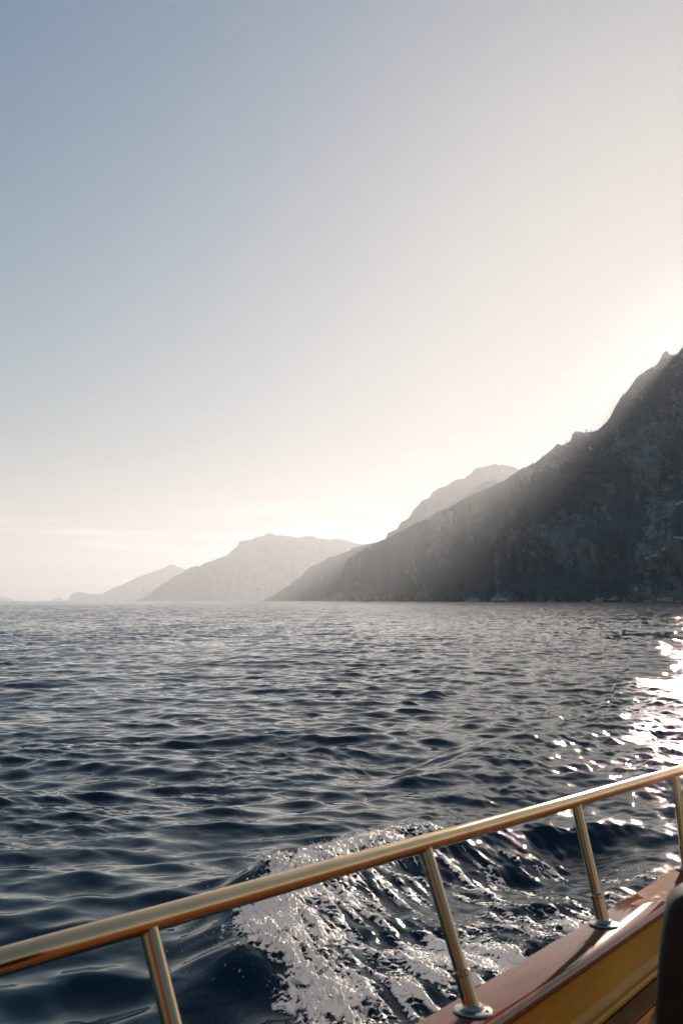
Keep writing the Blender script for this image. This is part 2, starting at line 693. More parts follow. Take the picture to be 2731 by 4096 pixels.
def build_sea():
    fine = np.arange(-0.47, 0.4701, 0.00092)
    lft = -0.47 - np.geomspace(0.004, math.pi - 0.47, 46)[::-1]
    rgt = 0.47 + np.geomspace(0.004, math.pi - 0.47, 46)
    az = np.concatenate([lft, fine, rgt])
    r1 = np.geomspace(0.3, 3.0, 60)[:-1]
    r2 = np.concatenate([np.geomspace(3.0, 9.0, 520)[:-1], np.geomspace(9.0, 420, 1450)[:-1]])
    r3 = np.geomspace(420, 20000, 330)
    R = np.concatenate([r1, r2, r3])
    A, RR = np.meshgrid(az, R)
    X = (RR * np.sin(A)).ravel()
    Y = (RR * np.cos(A)).ravel()
    disp, wake, foam = sea_surface(X, Y)
    V = np.stack([X, Y, np.zeros_like(X)], -1) + disp
    me = np_mesh('sea', V, grid_quads(len(R), len(az))[:, ::-1])
    attr(me, 'wake', wake)
    attr(me, 'foam', foam)
    attr(me, 'far', sstep(12, 160, RR.ravel()))
    return me


def sea_material():
    m, nt, b = new_mat('sea_water')
    def at_(n):
        a = nt.nodes.new('ShaderNodeAttribute')
        a.attribute_name = n
        return a.outputs['Fac']
    wake, foam, far = at_('wake'), at_('foam'), at_('far')
    b.inputs['Base Color'].default_value = (0.0006, 0.022, 0.032, 1)
    b.inputs['IOR'].default_value = 1.333
    rough = map_range(nt, far, 0.0, 1.0, 0.03, 0.12)
    nt.links.new(rough, b.inputs['Roughness'])
    n1 = noise_node(nt, 1.0, 5, mapped(nt, (5.0, 9.0, 6.0), (0, 0, 0.2)), 0.6)
    n2 = noise_node(nt, 1.0, 6, mapped(nt, (14.0, 44.0, 20.0), (0, 0, math.radians(-124))), 0.8, 0.65)
    h = math_node(nt, 'ADD', math_node(nt, 'MULTIPLY', n1.outputs[0], 0.05), math_node(nt, 'MULTIPLY', math_node(nt, 'MULTIPLY', n2.outputs[0], wake), 0.06))
    bp = bump(nt, b, h, 1.0, 0.03)
    # slopes of the wavelets too small for the mesh, growing with the mesh's own coarseness
    sn = noise_node(nt, 1.0, 4, mapped(nt, (0.9, 2.0, 1.0)), 0.4, 0.6)
    v1 = nt.nodes.new('ShaderNodeVectorMath')
    v1.operation = 'SUBTRACT'
    v1.inputs[1].default_value = (0.5, 0.5, 0.5)
    nt.links.new(sn.outputs['Color'], v1.inputs[0])
    v2 = nt.nodes.new('ShaderNodeVectorMath')
    v2.operation = 'MULTIPLY'
    v2.inputs[1].default_value = (0.8, 1.2, 0.0)
    nt.links.new(v1.outputs[0], v2.inputs[0])
    v3 = nt.nodes.new('ShaderNodeVectorMath')
    v3.operation = 'SCALE'
    nt.links.new(v2.outputs[0], v3.inputs[0])
    nt.links.new(far, v3.inputs['Scale'])
    gn = nt.nodes.new('ShaderNodeNewGeometry')
    v4 = nt.nodes.new('ShaderNodeVectorMath')
    v4.operation = 'ADD'
    nt.links.new(gn.outputs['Normal'], v4.inputs[0])
    nt.links.new(v3.outputs[0], v4.inputs[1])
    v5 = nt.nodes.new('ShaderNodeVectorMath')
    v5.operation = 'NORMALIZE'
    nt.links.new(v4.outputs[0], v5.inputs[0])
    nt.links.new(v5.outputs[0], bp.inputs['Normal'])
    # foam: broken streaks of bubbles lying along the flow
    fm, fnt = b, nt
    fb = nt.nodes.new('ShaderNodeBsdfPrincipled')
    fb.inputs['Base Color'].default_value = (0.97, 0.95, 0.90, 1)
    fb.inputs['Roughness'].default_value = 0.28
    tr = nt.nodes.new('ShaderNodeBsdfTranslucent')
    tr.inputs[0].default_value = (0.95, 0.88, 0.76, 1)
    fmix = nt.nodes.new('ShaderNodeMixShader')
    fmix.inputs[0].default_value = 0.32
    nt.links.new(fb.outputs[0], fmix.inputs[1])
    nt.links.new(tr.outputs[0], fmix.inputs[2])
    s1 = noise_node(nt, 1.0, 6, mapped(nt, (13.0, 50.0, 18.0), (0, 0, -math.radians(124))), 0.8, 0.65)
    s2 = noise_node(nt, 150.0, 3, mapped(nt, (1, 1, 1)), 0.3, 0.6)
    sv = math_node(nt, 'ADD', math_node(nt, 'MULTIPLY', s1.outputs[0], 0.55), math_node(nt, 'MULTIPLY', s2.outputs[0], 0.45))
    vor = nt.nodes.new('ShaderNodeTexVoronoi')
    vor.feature = 'DISTANCE_TO_EDGE'
    vor.inputs['Scale'].default_value = 1.0
    wob = noise_node(nt, 14.0, 3, mapped(nt, (1, 1, 1)))
    wv = nt.nodes.new('ShaderNodeVectorMath')
    wv.operation = 'MULTIPLY_ADD'
    wv.inputs[1].default_value = (1.6, 1.6, 0)
    nt.links.new(wob.outputs['Color'], wv.inputs[0])
    nt.links.new(mapped(nt, (11.0, 26.0, 1.0), (0, 0, -math.radians(124))), wv.inputs[2])
    nt.links.new(wv.outputs[0], vor.inputs['Vector'])
    lace = map_range(nt, vor.outputs['Distance'], 0.02, 0.26, 0.30, -0.34)
    foam_l = math_node(nt, 'ADD', foam, lace)
    edge = math_node(nt, 'ADD', foam_l, math_node(nt, 'MULTIPLY', math_node(nt, 'SUBTRACT', sv, 0.5), 1.5))
    mask = math_node(nt, 'MULTIPLY', map_range(nt, edge, 0.18, 0.66, 0.0, 1.0), map_range(nt, foam, 0.01, 0.08))
    fbump = nt.nodes.new('ShaderNodeBump')
    fbump.inputs['Distance'].default_value = 0.02
    fbump.inputs['Strength'].default_value = 0.9
    nt.links.new(noise_node(nt, 38.0, 5, mapped(nt, (1, 1, 1)), 0.0, 0.7).outputs[0], fbump.inputs['Height'])
    nt.links.new(fbump.outputs[0], fb.inputs['Normal'])
    mix = nt.nodes.new('ShaderNodeMixShader')
    nt.links.new(mask, mix.inputs[0])
    nt.links.new(b.outputs[0], mix.inputs[1])
    nt.links.new(fmix.outputs[0], mix.inputs[2])
    out = [n for n in nt.nodes if n.type == 'OUTPUT_MATERIAL'][0]
    nt.links.new(mix.outputs[0], out.inputs['Surface'])
    return m


sea = link('sea', build_sea(), sea_material())
tag(sea, kind='structure')


# bubbles heaped on the breaking bow wave, and drops thrown ahead of it
def blob_cloud(C, rad, name, mat, squash=0.7):
    ico = np.array([(0, 0, 1), (.894, 0, .447), (.276, .851, .447), (-.724, .526, .447), (-.724, -.526, .447), (.276, -.851, .447),
                    (.724, .526, -.447), (-.276, .851, -.447), (-.894, 0, -.447), (-.276, -.851, -.447), (.724, -.526, -.447), (0, 0, -1)])
    tri = np.array([(0, 1, 2), (0, 2, 3), (0, 3, 4), (0, 4, 5), (0, 5, 1), (1, 6, 2), (2, 7, 3), (3, 8, 4), (4, 9, 5), (5, 10, 1), (2, 6, 7), (3, 7, 8), (4, 8, 9), (5, 9, 10), (1, 10, 6), (11, 7, 6), (11, 8, 7), (11, 9, 8), (11, 10, 9), (11, 6, 10)])
    n = len(C)
    sc = rad[:, None] * rng.uniform(0.7, 1.3, (n, 3)) * np.array([1, 1, squash])
    ph = rng.uniform(0, 6.28, n)
    c, s = np.cos(ph), np.sin(ph)
    V = ico[None] * sc[:, None]
    V = np.stack([V[..., 0] * c[:, None] - V[..., 1] * s[:, None], V[..., 0] * s[:, None] + V[..., 1] * c[:, None], V[..., 2]], -1) + C[:, None]
    T = tri[None] + (np.arange(n) * 12)[:, None, None]
    return link(name, np_mesh(name, V.reshape(-1, 3), T.reshape(-1, 3)), mat)


foam_mat, nt, b = new_mat('foam_bubbles')
b.inputs['Base Color'].default_value = (0.90, 0.88, 0.84, 1)
b.inputs['Roughness'].default_value = 0.2
drop_mat, nt, b = new_mat('water_drops')
b.inputs['Base Color'].default_value = (0.9, 0.9, 0.88, 1)
b.inputs['Roughness'].default_value = 0.05
b.inputs['IOR'].default_value = 1.333
b.inputs['Transmission Weight'].default_value = 0.6

n0 = 420000
cand = np.stack([rng.uniform(-1.2, 3.2, n0), rng.uniform(3.0, 9.0, n0)], -1)
cand = cand[foam_density(cand) > 0.15]
dsp, _, fmk = sea_surface(cand[:, 0], cand[:, 1])
keep = rng.random(len(cand)) < np.clip(fmk - 0.25, 0, 1) ** 1.3 * 1.2
sel = np.where(keep)[0][:45000]
cand = cand[sel]
C3 = np.concatenate([cand, np.zeros((len(cand), 1))], 1) + dsp[sel]
rad = rng.lognormal(math.log(0.0021), 0.5, len(cand)).clip(0.0008, 0.007)
C3[:, 2] += rad * 0.3 + rng.exponential(0.006, len(cand))
foam_o = blob_cloud(C3, rad, 'foam', foam_mat)
tag(foam_o, 'white foam bubbles heaped on the breaking bow wave beside the boat', 'foam', kind='stuff')

nd = 800
tt = rng.uniform(0.06, 0.62, nd)
seg = np.linalg.norm(np.diff(BOW_LINE, axis=0), axis=1)
cum = np.concatenate([[0], np.cumsum(seg)]) / seg.sum()
base = np.stack([np.interp(tt, cum, BOW_LINE[:, 0]), np.interp(tt, cum, BOW_LINE[:, 1])], -1)
base += np.stack([rng.normal(0.05, 0.22, nd), rng.normal(0, 0.2, nd)], -1)
base[:, 0] -= rng.exponential(0.10, nd) * (rng.random(nd) < 0.4)
dsp, _, _ = sea_surface(base[:, 0], base[:, 1])
C3 = np.concatenate([base, np.zeros((nd, 1))], 1) + dsp
C3[:, 2] += 0.005 + rng.exponential(0.03, nd)
spray = blob_cloud(C3, rng.lognormal(math.log(0.0019), 0.4, nd).clip(0.0008, 0.0045), 'spray', drop_mat, 1.0)
tag(spray, 'small water drops thrown up by the bow wave', 'spray', kind='stuff')
# ------------------------------------------------------------------ mountains along the coast
def rock_material(name, rock, scrub, rock2):
    m, nt, b = new_mat(name)
    a = nt.nodes.new('ShaderNodeAttribute')
    a.attribute_name = 'scrub'
    n = noise_node(nt, 1.0, 8, mapped(nt, (0.045, 0.045, 0.030)), 0.4, 0.62)
    nf = noise_node(nt, 1.0, 4, mapped(nt, (0.16, 0.16, 0.12)), 0.0, 0.6)
    f = math_node(nt, 'ADD', a.outputs['Fac'], math_node(nt, 'MULTIPLY', math_node(nt, 'SUBTRACT', n.outputs[0], 0.5), 0.9))
    f = math_node(nt, 'ADD', f, math_node(nt, 'MULTIPLY', math_node(nt, 'SUBTRACT', nf.outputs[0], 0.5), 0.6))
    mask = map_range(nt, f, 0.30, 0.55)
    streak = noise_node(nt, 1.0, 6, mapped(nt, (0.07, 0.07, 0.010)), 0.6, 0.6)
    rc = ramp(nt, streak.outputs[0], [(0.30, rock2), (0.62, rock), (0.8, tuple(c * 1.25 for c in rock))])
    gc = ramp(nt, nf.outputs[0], [(0.3, tuple(c * 0.6 for c in scrub)), (0.7, tuple(c * 1.5 for c in scrub))])
    mx = nt.nodes.new('ShaderNodeMix')
    mx.data_type = 'RGBA'
    nt.links.new(mask, mx.inputs[0])
    nt.links.new(rc, mx.inputs[6])
    nt.links.new(gc, mx.inputs[7])
    nt.links.new(mx.outputs[2], b.inputs['Base Color'])
    b.inputs['Roughness'].default_value = 0.95
    b.inputs['Specular IOR Level'].default_value = 0.1
    h = math_node(nt, 'ADD', streak.outputs[0], n.outputs[0])
    bump(nt, b, h, 0.9, 9.0)
    return m


ROCK = rock_material('limestone_and_scrub', (0.44, 0.40, 0.32), (0.014, 0.066, 0.044), (0.11, 0.12, 0.095))
FAR_ROCK = rock_material('distant_scrub', (0.13, 0.13, 0.11), (0.020, 0.050, 0.042), (0.06, 0.075, 0.068))
TERRAIN = {}


def terrain(name, sil, zs, back, slope, dx, nrow, seed, rough, gull=1.0, edge=5.0):
    """sil: ridge line in the picture (x, y); zs: distance of the shore under it; slope: how far the ridge lies behind the shore per metre of height"""
    sil = np.array(sil, float)
    px = np.arange(sil[0, 0], sil[-1, 0] + dx, dx)
    py = np.interp(px, sil[:, 0], sil[:, 1])
    py = py + edge * (fbm(px / 34.0, px * 0 + seed, 4, seed + 40, 0.6)) - edge * 0.8 * np.clip(fbm(px / 9.0, px * 0 + 5, 2, seed + 50), 0, 1)
    r = ray(px, py)
    mx = r[:, 0] / r[:, 1]
    el = np.maximum(r[:, 2] / r[:, 1], 1e-4)
    Zs = np.interp(px, [p[0] for p in zs], [p[1] for p in zs])
    Zc = (Zs + back) / np.maximum(1 - slope * el, 0.3)
    Hc = el * Zc + EYE
    t = np.linspace(0, 1, nrow)
    U = np.cumsum(np.concatenate([[0], np.hypot(np.diff(mx * Zs), np.diff(Zs))]))
    T, UU = np.meshgrid(t, U, indexing='ij')
    Hh = Hc[None] * T
    # uneven steepness: cliffs at the foot and in bands higher up
    wob = fbm(UU / 260.0, Hh / 170.0, 4, seed, 0.55)
    prof = T ** 1.25
    Yb = Zs[None] + (Zc - Zs)[None] * prof
    warp = 60 * fbm(UU / 200.0, Hh / 300.0, 3, seed + 5)
    slant = UU + 0.45 * Hh + warp
    g1 = fbm(slant / 230.0, Hh / 900.0, 3, seed + 10, 0.5, True)
    g2 = fbm((slant + 0.3 * Hh) / 70.0, Hh / 260.0, 4, seed + 20, 0.55, True)
    g3 = fbm(UU / 22.0, Hh / 60.0, 4, seed + 30, 0.6)
    w = np.sin(np.pi * np.clip(T, 0, 1) ** 0.85) ** 0.6
    w0 = np.clip((1 - T) / 0.12, 0, 1) ** 0.8
    scale = np.clip(Hc[None] / 350.0, 0.12, 1.0)
    off = gull * rough * scale * (w * (100 * wob - 75 * g1) + w0 * (-34 * g2 - 11 * g3))
    step = 26 * np.floor(Hh / 58.0 + wob * 1.6 + g2 * 0.25)
    off = off + gull * rough * scale * w * 0.35 * (step - 26 * (Hh / 58.0 + wob * 1.6))
    Yf = Yb + off
    el_f = np.where(T > 0, (Hh - EYE) / Yf, -EYE / Yf)
    lim = (0.995 * el[None] - (1 - T) * 0.06 * el[None])
    Yf = np.where((el_f > lim) & (T < 1), (Hh - EYE) / np.maximum(lim, 1e-5), Yf)
    Xf = mx[None] * Yf
    front = np.stack([Xf, Yf, Hh - 4.0 * (T == 0)], -1)
    tb = np.linspace(0, 1, 14)[1:]
    Yk = Zc[None] + tb[:, None] * (Hc[None] * 1.3 + 150)
    Hk = Hc[None] * (1 - tb[:, None]) - 4 * tb[:, None]
    Hk = Hk + Hc[None] * 0.10 * fbm(UU[:1] / 180.0 + 0 * tb[:, None], tb[:, None] * 3 + 0 * UU[:1], 3, seed + 60) * np.sin(np.pi * tb)[:, None] - 12 * tb[:, None]
    Xk = mx[None] * Yk
    V = np.concatenate([front, np.stack([Xk, Yk, Hk], -1)], 0)
    nr, nc = V.shape[:2]
    # scrub clings to gentler ground, the steep faces stay bare
    dY = np.gradient(Yf, axis=0)
    dH = np.gradient(Hh, axis=0) + 1e-6
    gentle = sstep(0.1, 1.1, dY / dH)
    band = fbm((UU + 0.8 * Hh) / 190.0, (Hh - 0.35 * UU) / 150.0, 5, seed + 70, 0.55)
    wall = fbm(UU / 45.0, Hh / 190.0, 4, seed + 75, 0.55)
    sc = 0.56 + 0.25 * (gentle - 0.5) + 0.72 * band + 0.30 * wall + 0.14 * g1 - 0.40 * np.exp(-((Hh - 6) / 14.0) ** 2)
    sc = np.concatenate([sc, np.full((nr - len(t), nc), 0.6)], 0)
    me = np_mesh(name, V.reshape(-1, 3), grid_quads(nr, nc))
    attr(me, 'scrub', sc.ravel())
    o = link(name, me, ROCK if name in ('mountain', 'sea_stack') else FAR_ROCK)
    tag(o, kind='structure')
    TERRAIN[name] = front.reshape(-1, 3)
    return o


terrain('mountain', [(1262, 2404), (1291, 2390), (1358, 2311), (1387, 2240), (1435, 2206), (1491, 2177), (1539, 2156), (1713, 2069), (1853, 1997), (1940, 1957), (2018, 1922), (2070, 1881), (2140, 1851), (2223, 1781), (2253, 1777), (2280, 1764),
                     (2288, 1735), (2301, 1726), (2349, 1729), (2380, 1724), (2406, 1707), (2436, 1672), (2462, 1620), (2484, 1585), (2497, 1578), (2532, 1529), (2554, 1498), (2593, 1475), (2624, 1463), (2637, 1437), (2650, 1411), (2663, 1406),
                     (2676, 1420), (2706, 1418), (2719, 1400), (2731, 1389), (2744, 1366), (2760, 1340), (2800, 1295), (2840, 1258), (2866, 1236), (2890, 1226), (2930, 1222), (3000, 1260), (3150, 1360), (3400, 1480), (3750, 1700), (4100, 2100), (4400, 2404)],  # crest right of the view is unseen, shaped to keep sun off the haze
        [(1262, 2900), (1700, 2350), (2100, 2050), (2500, 1900), (4400, 1500)], 70, 1.15, 3.0, 330, 11, 1.0)
terrain('rear_spur', [(1800, 2404), (1830, 2050), (1853, 1995), (1880, 1966), (1905, 1942), (1940, 1926), (1975, 1918), (2027, 1929), (2090, 1960), (2200, 2050), (2350, 2404)],
        [(1800, 3500), (2350, 3300)], 100, 1.2, 4.0, 80, 23, 0.8)
terrain('rear_ridge', [(1440, 2404), (1500, 2220), (1539, 2156), (1552, 2130), (1587, 2117), (1600, 2095), (1626, 2082), (1652, 2043), (1679, 2012), (1713, 1990), (1731, 1968), (1801, 1932), (1879, 1900), (1896, 1877), (1940, 1866), (1975, 1857),
                       (2036, 1862), (2070, 1877), (2160, 1900), (2300, 1980), (2500, 2150), (2700, 2404)],
        [(1440, 4700), (2700, 4100)], 150, 1.2, 4.0, 120, 31, 0.9)
terrain('headland', [(1040, 2404), (1062, 2395), (1110, 2372), (1150, 2345), (1196, 2311), (1244, 2268), (1285, 2246), (1320, 2230), (1387, 2206), (1425, 2189), (1473, 2177), (1540, 2160), (1640, 2200), (1760, 2404)],
        [(1040, 5000), (1760, 4600)], 100, 1.2, 4.0, 80, 43, 0.8)
terrain('far_mountain', [(540, 2404), (574, 2394), (660, 2330), (746, 2278), (861, 2240), (909, 2220), (947, 2187), (957, 2168), (1004, 2156), (1043, 2144), (1081, 2135), (1148, 2144), (1186, 2151), (1234, 2143), (1311, 2158), (1378, 2158), (1425, 2175),
                         (1492, 2177), (1600, 2200), (1800, 2260), (2050, 2404)],
        [(540, 8600), (2050, 7600)], 200, 1.3, 4.0, 110, 57, 1.3)
terrain('distant_mountain', [(262, 2404), (277, 2395), (284, 2378), (316, 2366), (364, 2377), (411, 2375), (450, 2354), (497, 2335), (545, 2311), (593, 2294), (641, 2278), (684, 2256), (717, 2268), (765, 2283), (900, 2350), (1000, 2404)],
        [(262, 12500), (1000, 12000)], 200, 1.3, 4.0, 60, 67, 1.0, 1.0, 1.5)
terrain('islet', [(-160, 2404), (-120, 2394), (-40, 2386), (0, 2388), (28, 2391), (50, 2398), (62, 2404)], [(-160, 15000), (62, 15000)], 100, 1.3, 3.0, 24, 77, 0.5, 1.0, 1.0)
for i, (a_, b_, y_) in enumerate(((412, 422, 2389), (424, 436, 2385), (440, 447, 2390))):
    terrain('sea_stack', [(a_ - 190, 2404), (a_ - 188, (y_ + 2404) / 2), ((a_ + b_) / 2 - 188, y_), (b_ - 191, (y_ + 2404) / 2), (b_ - 188, 2404)], [(0, 13000), (900, 13000)], 20, 0.6, 1.0, 16, 87 + i, 0.3, 1.0, 0.5)
# ------------------------------------------------------------------ the boat we stand on
def wood(name, dark, light, stretch, rough, coat, grain=1.0, plank=None, seam=(0.02, 0.012, 0.008), wear=0.0):
    """grain runs along local x; plank = (width, seam) draws caulked planks"""
    m, nt, b = new_mat(name)
    v = mapped(nt, stretch)
    n = noise_node(nt, 1.0, 7, v, 0.8, 0.65)
    big = noise_node(nt, 1.0, 3, mapped(nt, (1.1, 5.0, 5.0)), 0.5)
    f = math_node(nt, 'ADD', math_node(nt, 'MULTIPLY', n.outputs[0], 0.65 * grain), math_node(nt, 'MULTIPLY', big.outputs[0], 1 - 0.65 * grain))
    col = ramp(nt, f, [(0.30, dark), (0.52, tuple((a + c) / 2 for a, c in zip(dark, light))), (0.70, light)])
    if plank:
        tcn = nt.nodes.new('ShaderNodeTexCoord')
        sp = nt.nodes.new('ShaderNodeSeparateXYZ')
        nt.links.new(tcn.outputs['Object'], sp.inputs[0])
        q = math_node(nt, 'DIVIDE', math_node(nt, 'ADD', sp.outputs[1], 20.0 + plank[2]), plank[0])
        fr = math_node(nt, 'FRACT', q)
        sm = math_node(nt, 'LESS_THAN', fr, plank[1])
        wn_ = nt.nodes.new('ShaderNodeTexWhiteNoise')
        wn_.noise_dimensions = '1D'
        nt.links.new(math_node(nt, 'FLOOR', q), wn_.inputs['W'])
        hsv = nt.nodes.new('ShaderNodeHueSaturation')
        nt.links.new(map_range(nt, wn_.outputs['Value'], 0, 1, 0.7, 1.25), hsv.inputs['Value'])
        nt.links.new(col, hsv.inputs['Color'])
        mx = nt.nodes.new('ShaderNodeMix')
        mx.data_type = 'RGBA'
        nt.links.new(sm, mx.inputs[0])
        nt.links.new(hsv.outputs[0], mx.inputs[6])
        mx.inputs[7].default_value = (*seam, 1)
        col = mx.outputs[2]
    b.inputs['Roughness'].default_value = rough
    b.inputs['Coat Weight'].default_value = coat
    b.inputs['Coat Roughness'].default_value = 0.03
    b.inputs['Coat IOR'].default_value = 1.5
    b.inputs['Specular IOR Level'].default_value = 0.0
    if wear:
        # varnish worn away in a patch farther aft
        tcn = nt.nodes.new('ShaderNodeTexCoord')
        sp = nt.nodes.new('ShaderNodeSeparateXYZ')
        nt.links.new(tcn.outputs['Object'], sp.inputs[0])
        wv = math_node(nt, 'ADD', math_node(nt, 'MULTIPLY', math_node(nt, 'SUBTRACT', sp.outputs[0], wear), 1.6), math_node(nt, 'MULTIPLY', math_node(nt, 'SUBTRACT', noise_node(nt, 1.0, 5, mapped(nt, (7, 18, 10)), 0.8).outputs[0], 0.5), 2.6))
        k = map_range(nt, wv, 0.0, 0.35)
        nt.links.new(map_range(nt, k, 0, 1, coat, 0.03), b.inputs['Coat Weight'])
        nt.links.new(map_range(nt, k, 0, 1, rough, 0.75), b.inputs['Roughness'])
        nt.links.new(map_range(nt, k, 0, 1, 0.0, 0.03), b.inputs['Specular IOR Level'])
    nt.links.new(col, b.inputs['Base Color'])
    bump(nt, b, n.outputs[0], 0.12, 0.002)
    return m


CAP_WOOD = wood('dark_varnished_teak', (0.12, 0.027, 0.011), (0.36, 0.105, 0.042), (3.0, 60, 60), 0.5, 1.0, 0.8, wear=1.15)
HONEY = wood('honey_varnished_wood', (0.62, 0.25, 0.030), (0.92, 0.48, 0.085), (2.5, 40, 40), 0.4, 0.25, 0.45)
DECK = wood('teak_deck', (0.20, 0.080, 0.028), (0.40, 0.19, 0.075), (4, 55, 55), 0.55, 0.1, 0.7, plank=(0.062, 0.10, 0.0))
HULL_PAINT = plain('hull_paint', (0.62, 0.60, 0.55), 0.25, coat=0.5, var=0.06)
REFLECTION_WOOD = wood('reflection_block_varnish', (0.05, 0.018, 0.007), (0.13, 0.052, 0.018), (2, 40, 40), 0.3, 0.6, 0.6)


def metal(name, col, rough):
    m, nt, b = new_mat(name)
    n = noise_node(nt, 1.0, 5, mapped(nt, (2.0, 140, 140)), 0.2)
    n2 = noise_node(nt, 9.0, 4, mapped(nt, (1, 1, 1)), 0.2)
    nt.links.new(ramp(nt, n2.outputs[0], [(0.3, tuple(c * 0.85 for c in col)), (0.7, col)]), b.inputs['Base Color'])
    b.inputs['Metallic'].default_value = 1.0
    nt.links.new(map_range(nt, n.outputs[0], 0.25, 0.75, rough * 0.7, rough * 1.4), b.inputs['Roughness'])
    return m


STEEL = metal('brushed_warm_steel', (0.64, 0.45, 0.25), 0.11)
STEEL_BRIGHT = metal('polished_steel', (0.60, 0.54, 0.46), 0.16)

HB = float(B2[2]) + 0.55                      # the frame's origin sits at the keel under the second post
boat = empty('wooden_boat', tuple(B2 - AX_N * HB), 'varnished wooden boat in the foreground with a gold metal handrail along its edge', 'boat')
Mx = Matrix(((AX_A[0], AX_O[0], AX_N[0]), (AX_A[1], AX_O[1], AX_N[1]), (AX_A[2], AX_O[2], AX_N[2])))
boat.rotation_euler = Mx.to_euler()
UPH = (0, 0, HB)


def plan(s):
    """how far the side swings inboard towards the bow and the stern"""
    a = min(0.0, s + 1.3)
    c = max(0.0, s - 3.2)
    return -0.085 * a * a - 0.03 * c * c


def strip(mb, prof, s0, s1, n=40, closed=True):
    R = []
    for s in np.linspace(s0, s1, n):
        R.append([(s, w + plan(s), h) for w, h in prof])
    mb.rings(R, True)
    return mb


S0, S1 = -3.4, 6.5
# rounded gunwale cap
capp = [(0.066, -0.004), (0.062, 0.0), (-0.052, 0.0), (-0.060, -0.004), (-0.064, -0.012), (-0.064, -0.022), (-0.059, -0.030), (-0.050, -0.033), (0.058, -0.033), (0.066, -0.026)]
strip(MB(), capp, S0, S1, 60).build('gunwale_cap', CAP_WOOD, boat, True, UPH)
# bulwark panel under it and the moulded board at the deck's edge
strip(MB(), [(-0.044, -0.0335), (-0.047, -0.06), (-0.0605, -0.118), (-0.035, -0.122), (-0.02, -0.0335)], S0, S1, 60).build('bulwark_panel', HONEY, boat, True, UPH)
ml = []
for k in np.linspace(0, 1, 9):
    ml.append((-0.0605 - 0.032 * k, -0.1185 - 0.005 * k - 0.010 * math.sin(math.pi * k) * 1.0 - 0.006 * k))
ml += [(-0.097, -0.134), (-0.0985, -0.140), (-0.096, -0.146), (-0.05, -0.146), (-0.04, -0.125)]
strip(MB(), ml, S0, S1, 60).build('moulding', HONEY, boat, True, UPH)
# deck
dk = MB()
R = []
for s in np.linspace(S0, S1, 40):
    R.append([(s, -0.093 + plan(s), -0.1485), (s, -2.25 - plan(s), -0.1485), (s, -2.25 - plan(s), -0.19), (s, -0.06 + plan(s), -0.19), (s, -0.06 + plan(s), -0.1485)])
dk.rings(R, True)
dk.build('deck', DECK, boat, False, UPH)
# hull: the flared side we lean over and its mirror
hp = [(0.045, -0.0345), (0.03, -0.12), (-0.04, -0.35), (-0.16, -0.70), (-0.34, -1.0), (-0.70, -1.24), (-1.17, -1.32)]
R = []
for s in np.linspace(S0, S1, 40):
    k = 1.0
    row = [(s, w + plan(s) * (1 + 0.3 * (-h)), h) for w, h in hp]
    row += [(s, -2.34 - w - plan(s) * (1 + 0.3 * (-h)), h) for w, h in hp[-2::-1]]
    R.append(row)
n = len(R[0])
hv = [p for r_ in R for p in r_]
hf = [(k * n + i, k * n + i + 1, (k + 1) * n + i + 1, (k + 1) * n + i) for k in range(len(R) - 1) for i in range(n - 1)]
hf += [tuple(range(n)), tuple(len(hv) - n + i for i in range(n))]
MB().add(hv, hf).build('hull', HULL_PAINT, boat, True, UPH)
# the far side's bulwark, out of the picture but mirrored in the metal
strip(MB(), [(-2.405, 0.0), (-2.275, 0.0), (-2.275, -0.033), (-2.405, -0.033)], 0.0, S1, 20).build('gunwale_cap', CAP_WOOD, boat, False, UPH)
strip(MB(), [(-2.30, -0.034), (-2.28, -0.147), (-2.36, -0.147), (-2.36, -0.034)], 0.0, S1, 20).build('bulwark_panel', HONEY, boat, False, UPH)

# handrail and its posts
RAIL = np.array([(-3.2, -0.12, 0.26), (-2.4, 0.14, 0.300), (-1.7, 0.185, 0.316), (-1.093, 0.166, 0.323), (-0.827, 0.155, 0.3245), (-0.40, 0.140, 0.3262), (0.0, 0.126, 0.3275), (0.41, 0.112, 0.3285), (0.82, 0.098, 0.330), (1.24, 0.083, 0.333), (1.671, 0.068, 0.336), (2.7, 0.050, 0.338), (3.6, 0.04, 0.338), (4.6, 0.02, 0.338), (5.6, -0.05, 0.338)])


def spline(P, n):
    out = []
    Q = np.vstack([2 * P[0] - P[1], P, 2 * P[-1] - P[-2]])
    for i in range(1, len(Q) - 2):
        for t in np.linspace(0, 1, n, endpoint=False):
            a, b_, c, d = Q[i - 1:i + 3]
            out.append(0.5 * (2 * b_ + (c - a) * t + (2 * a - 5 * b_ + 4 * c - d) * t * t + (3 * b_ - a - 3 * c + d) * t ** 3))
    out.append(P[-1])
    return np.array(out)


RP = spline(RAIL, 6)
MB().tube(RP, 0.0190, 24).build('handrail', STEEL, boat, True, UPH)


def rail_at(s):
    return np.array([s, np.interp(s, RP[:, 0], RP[:, 1]), np.interp(s, RP[:, 0], RP[:, 2])])


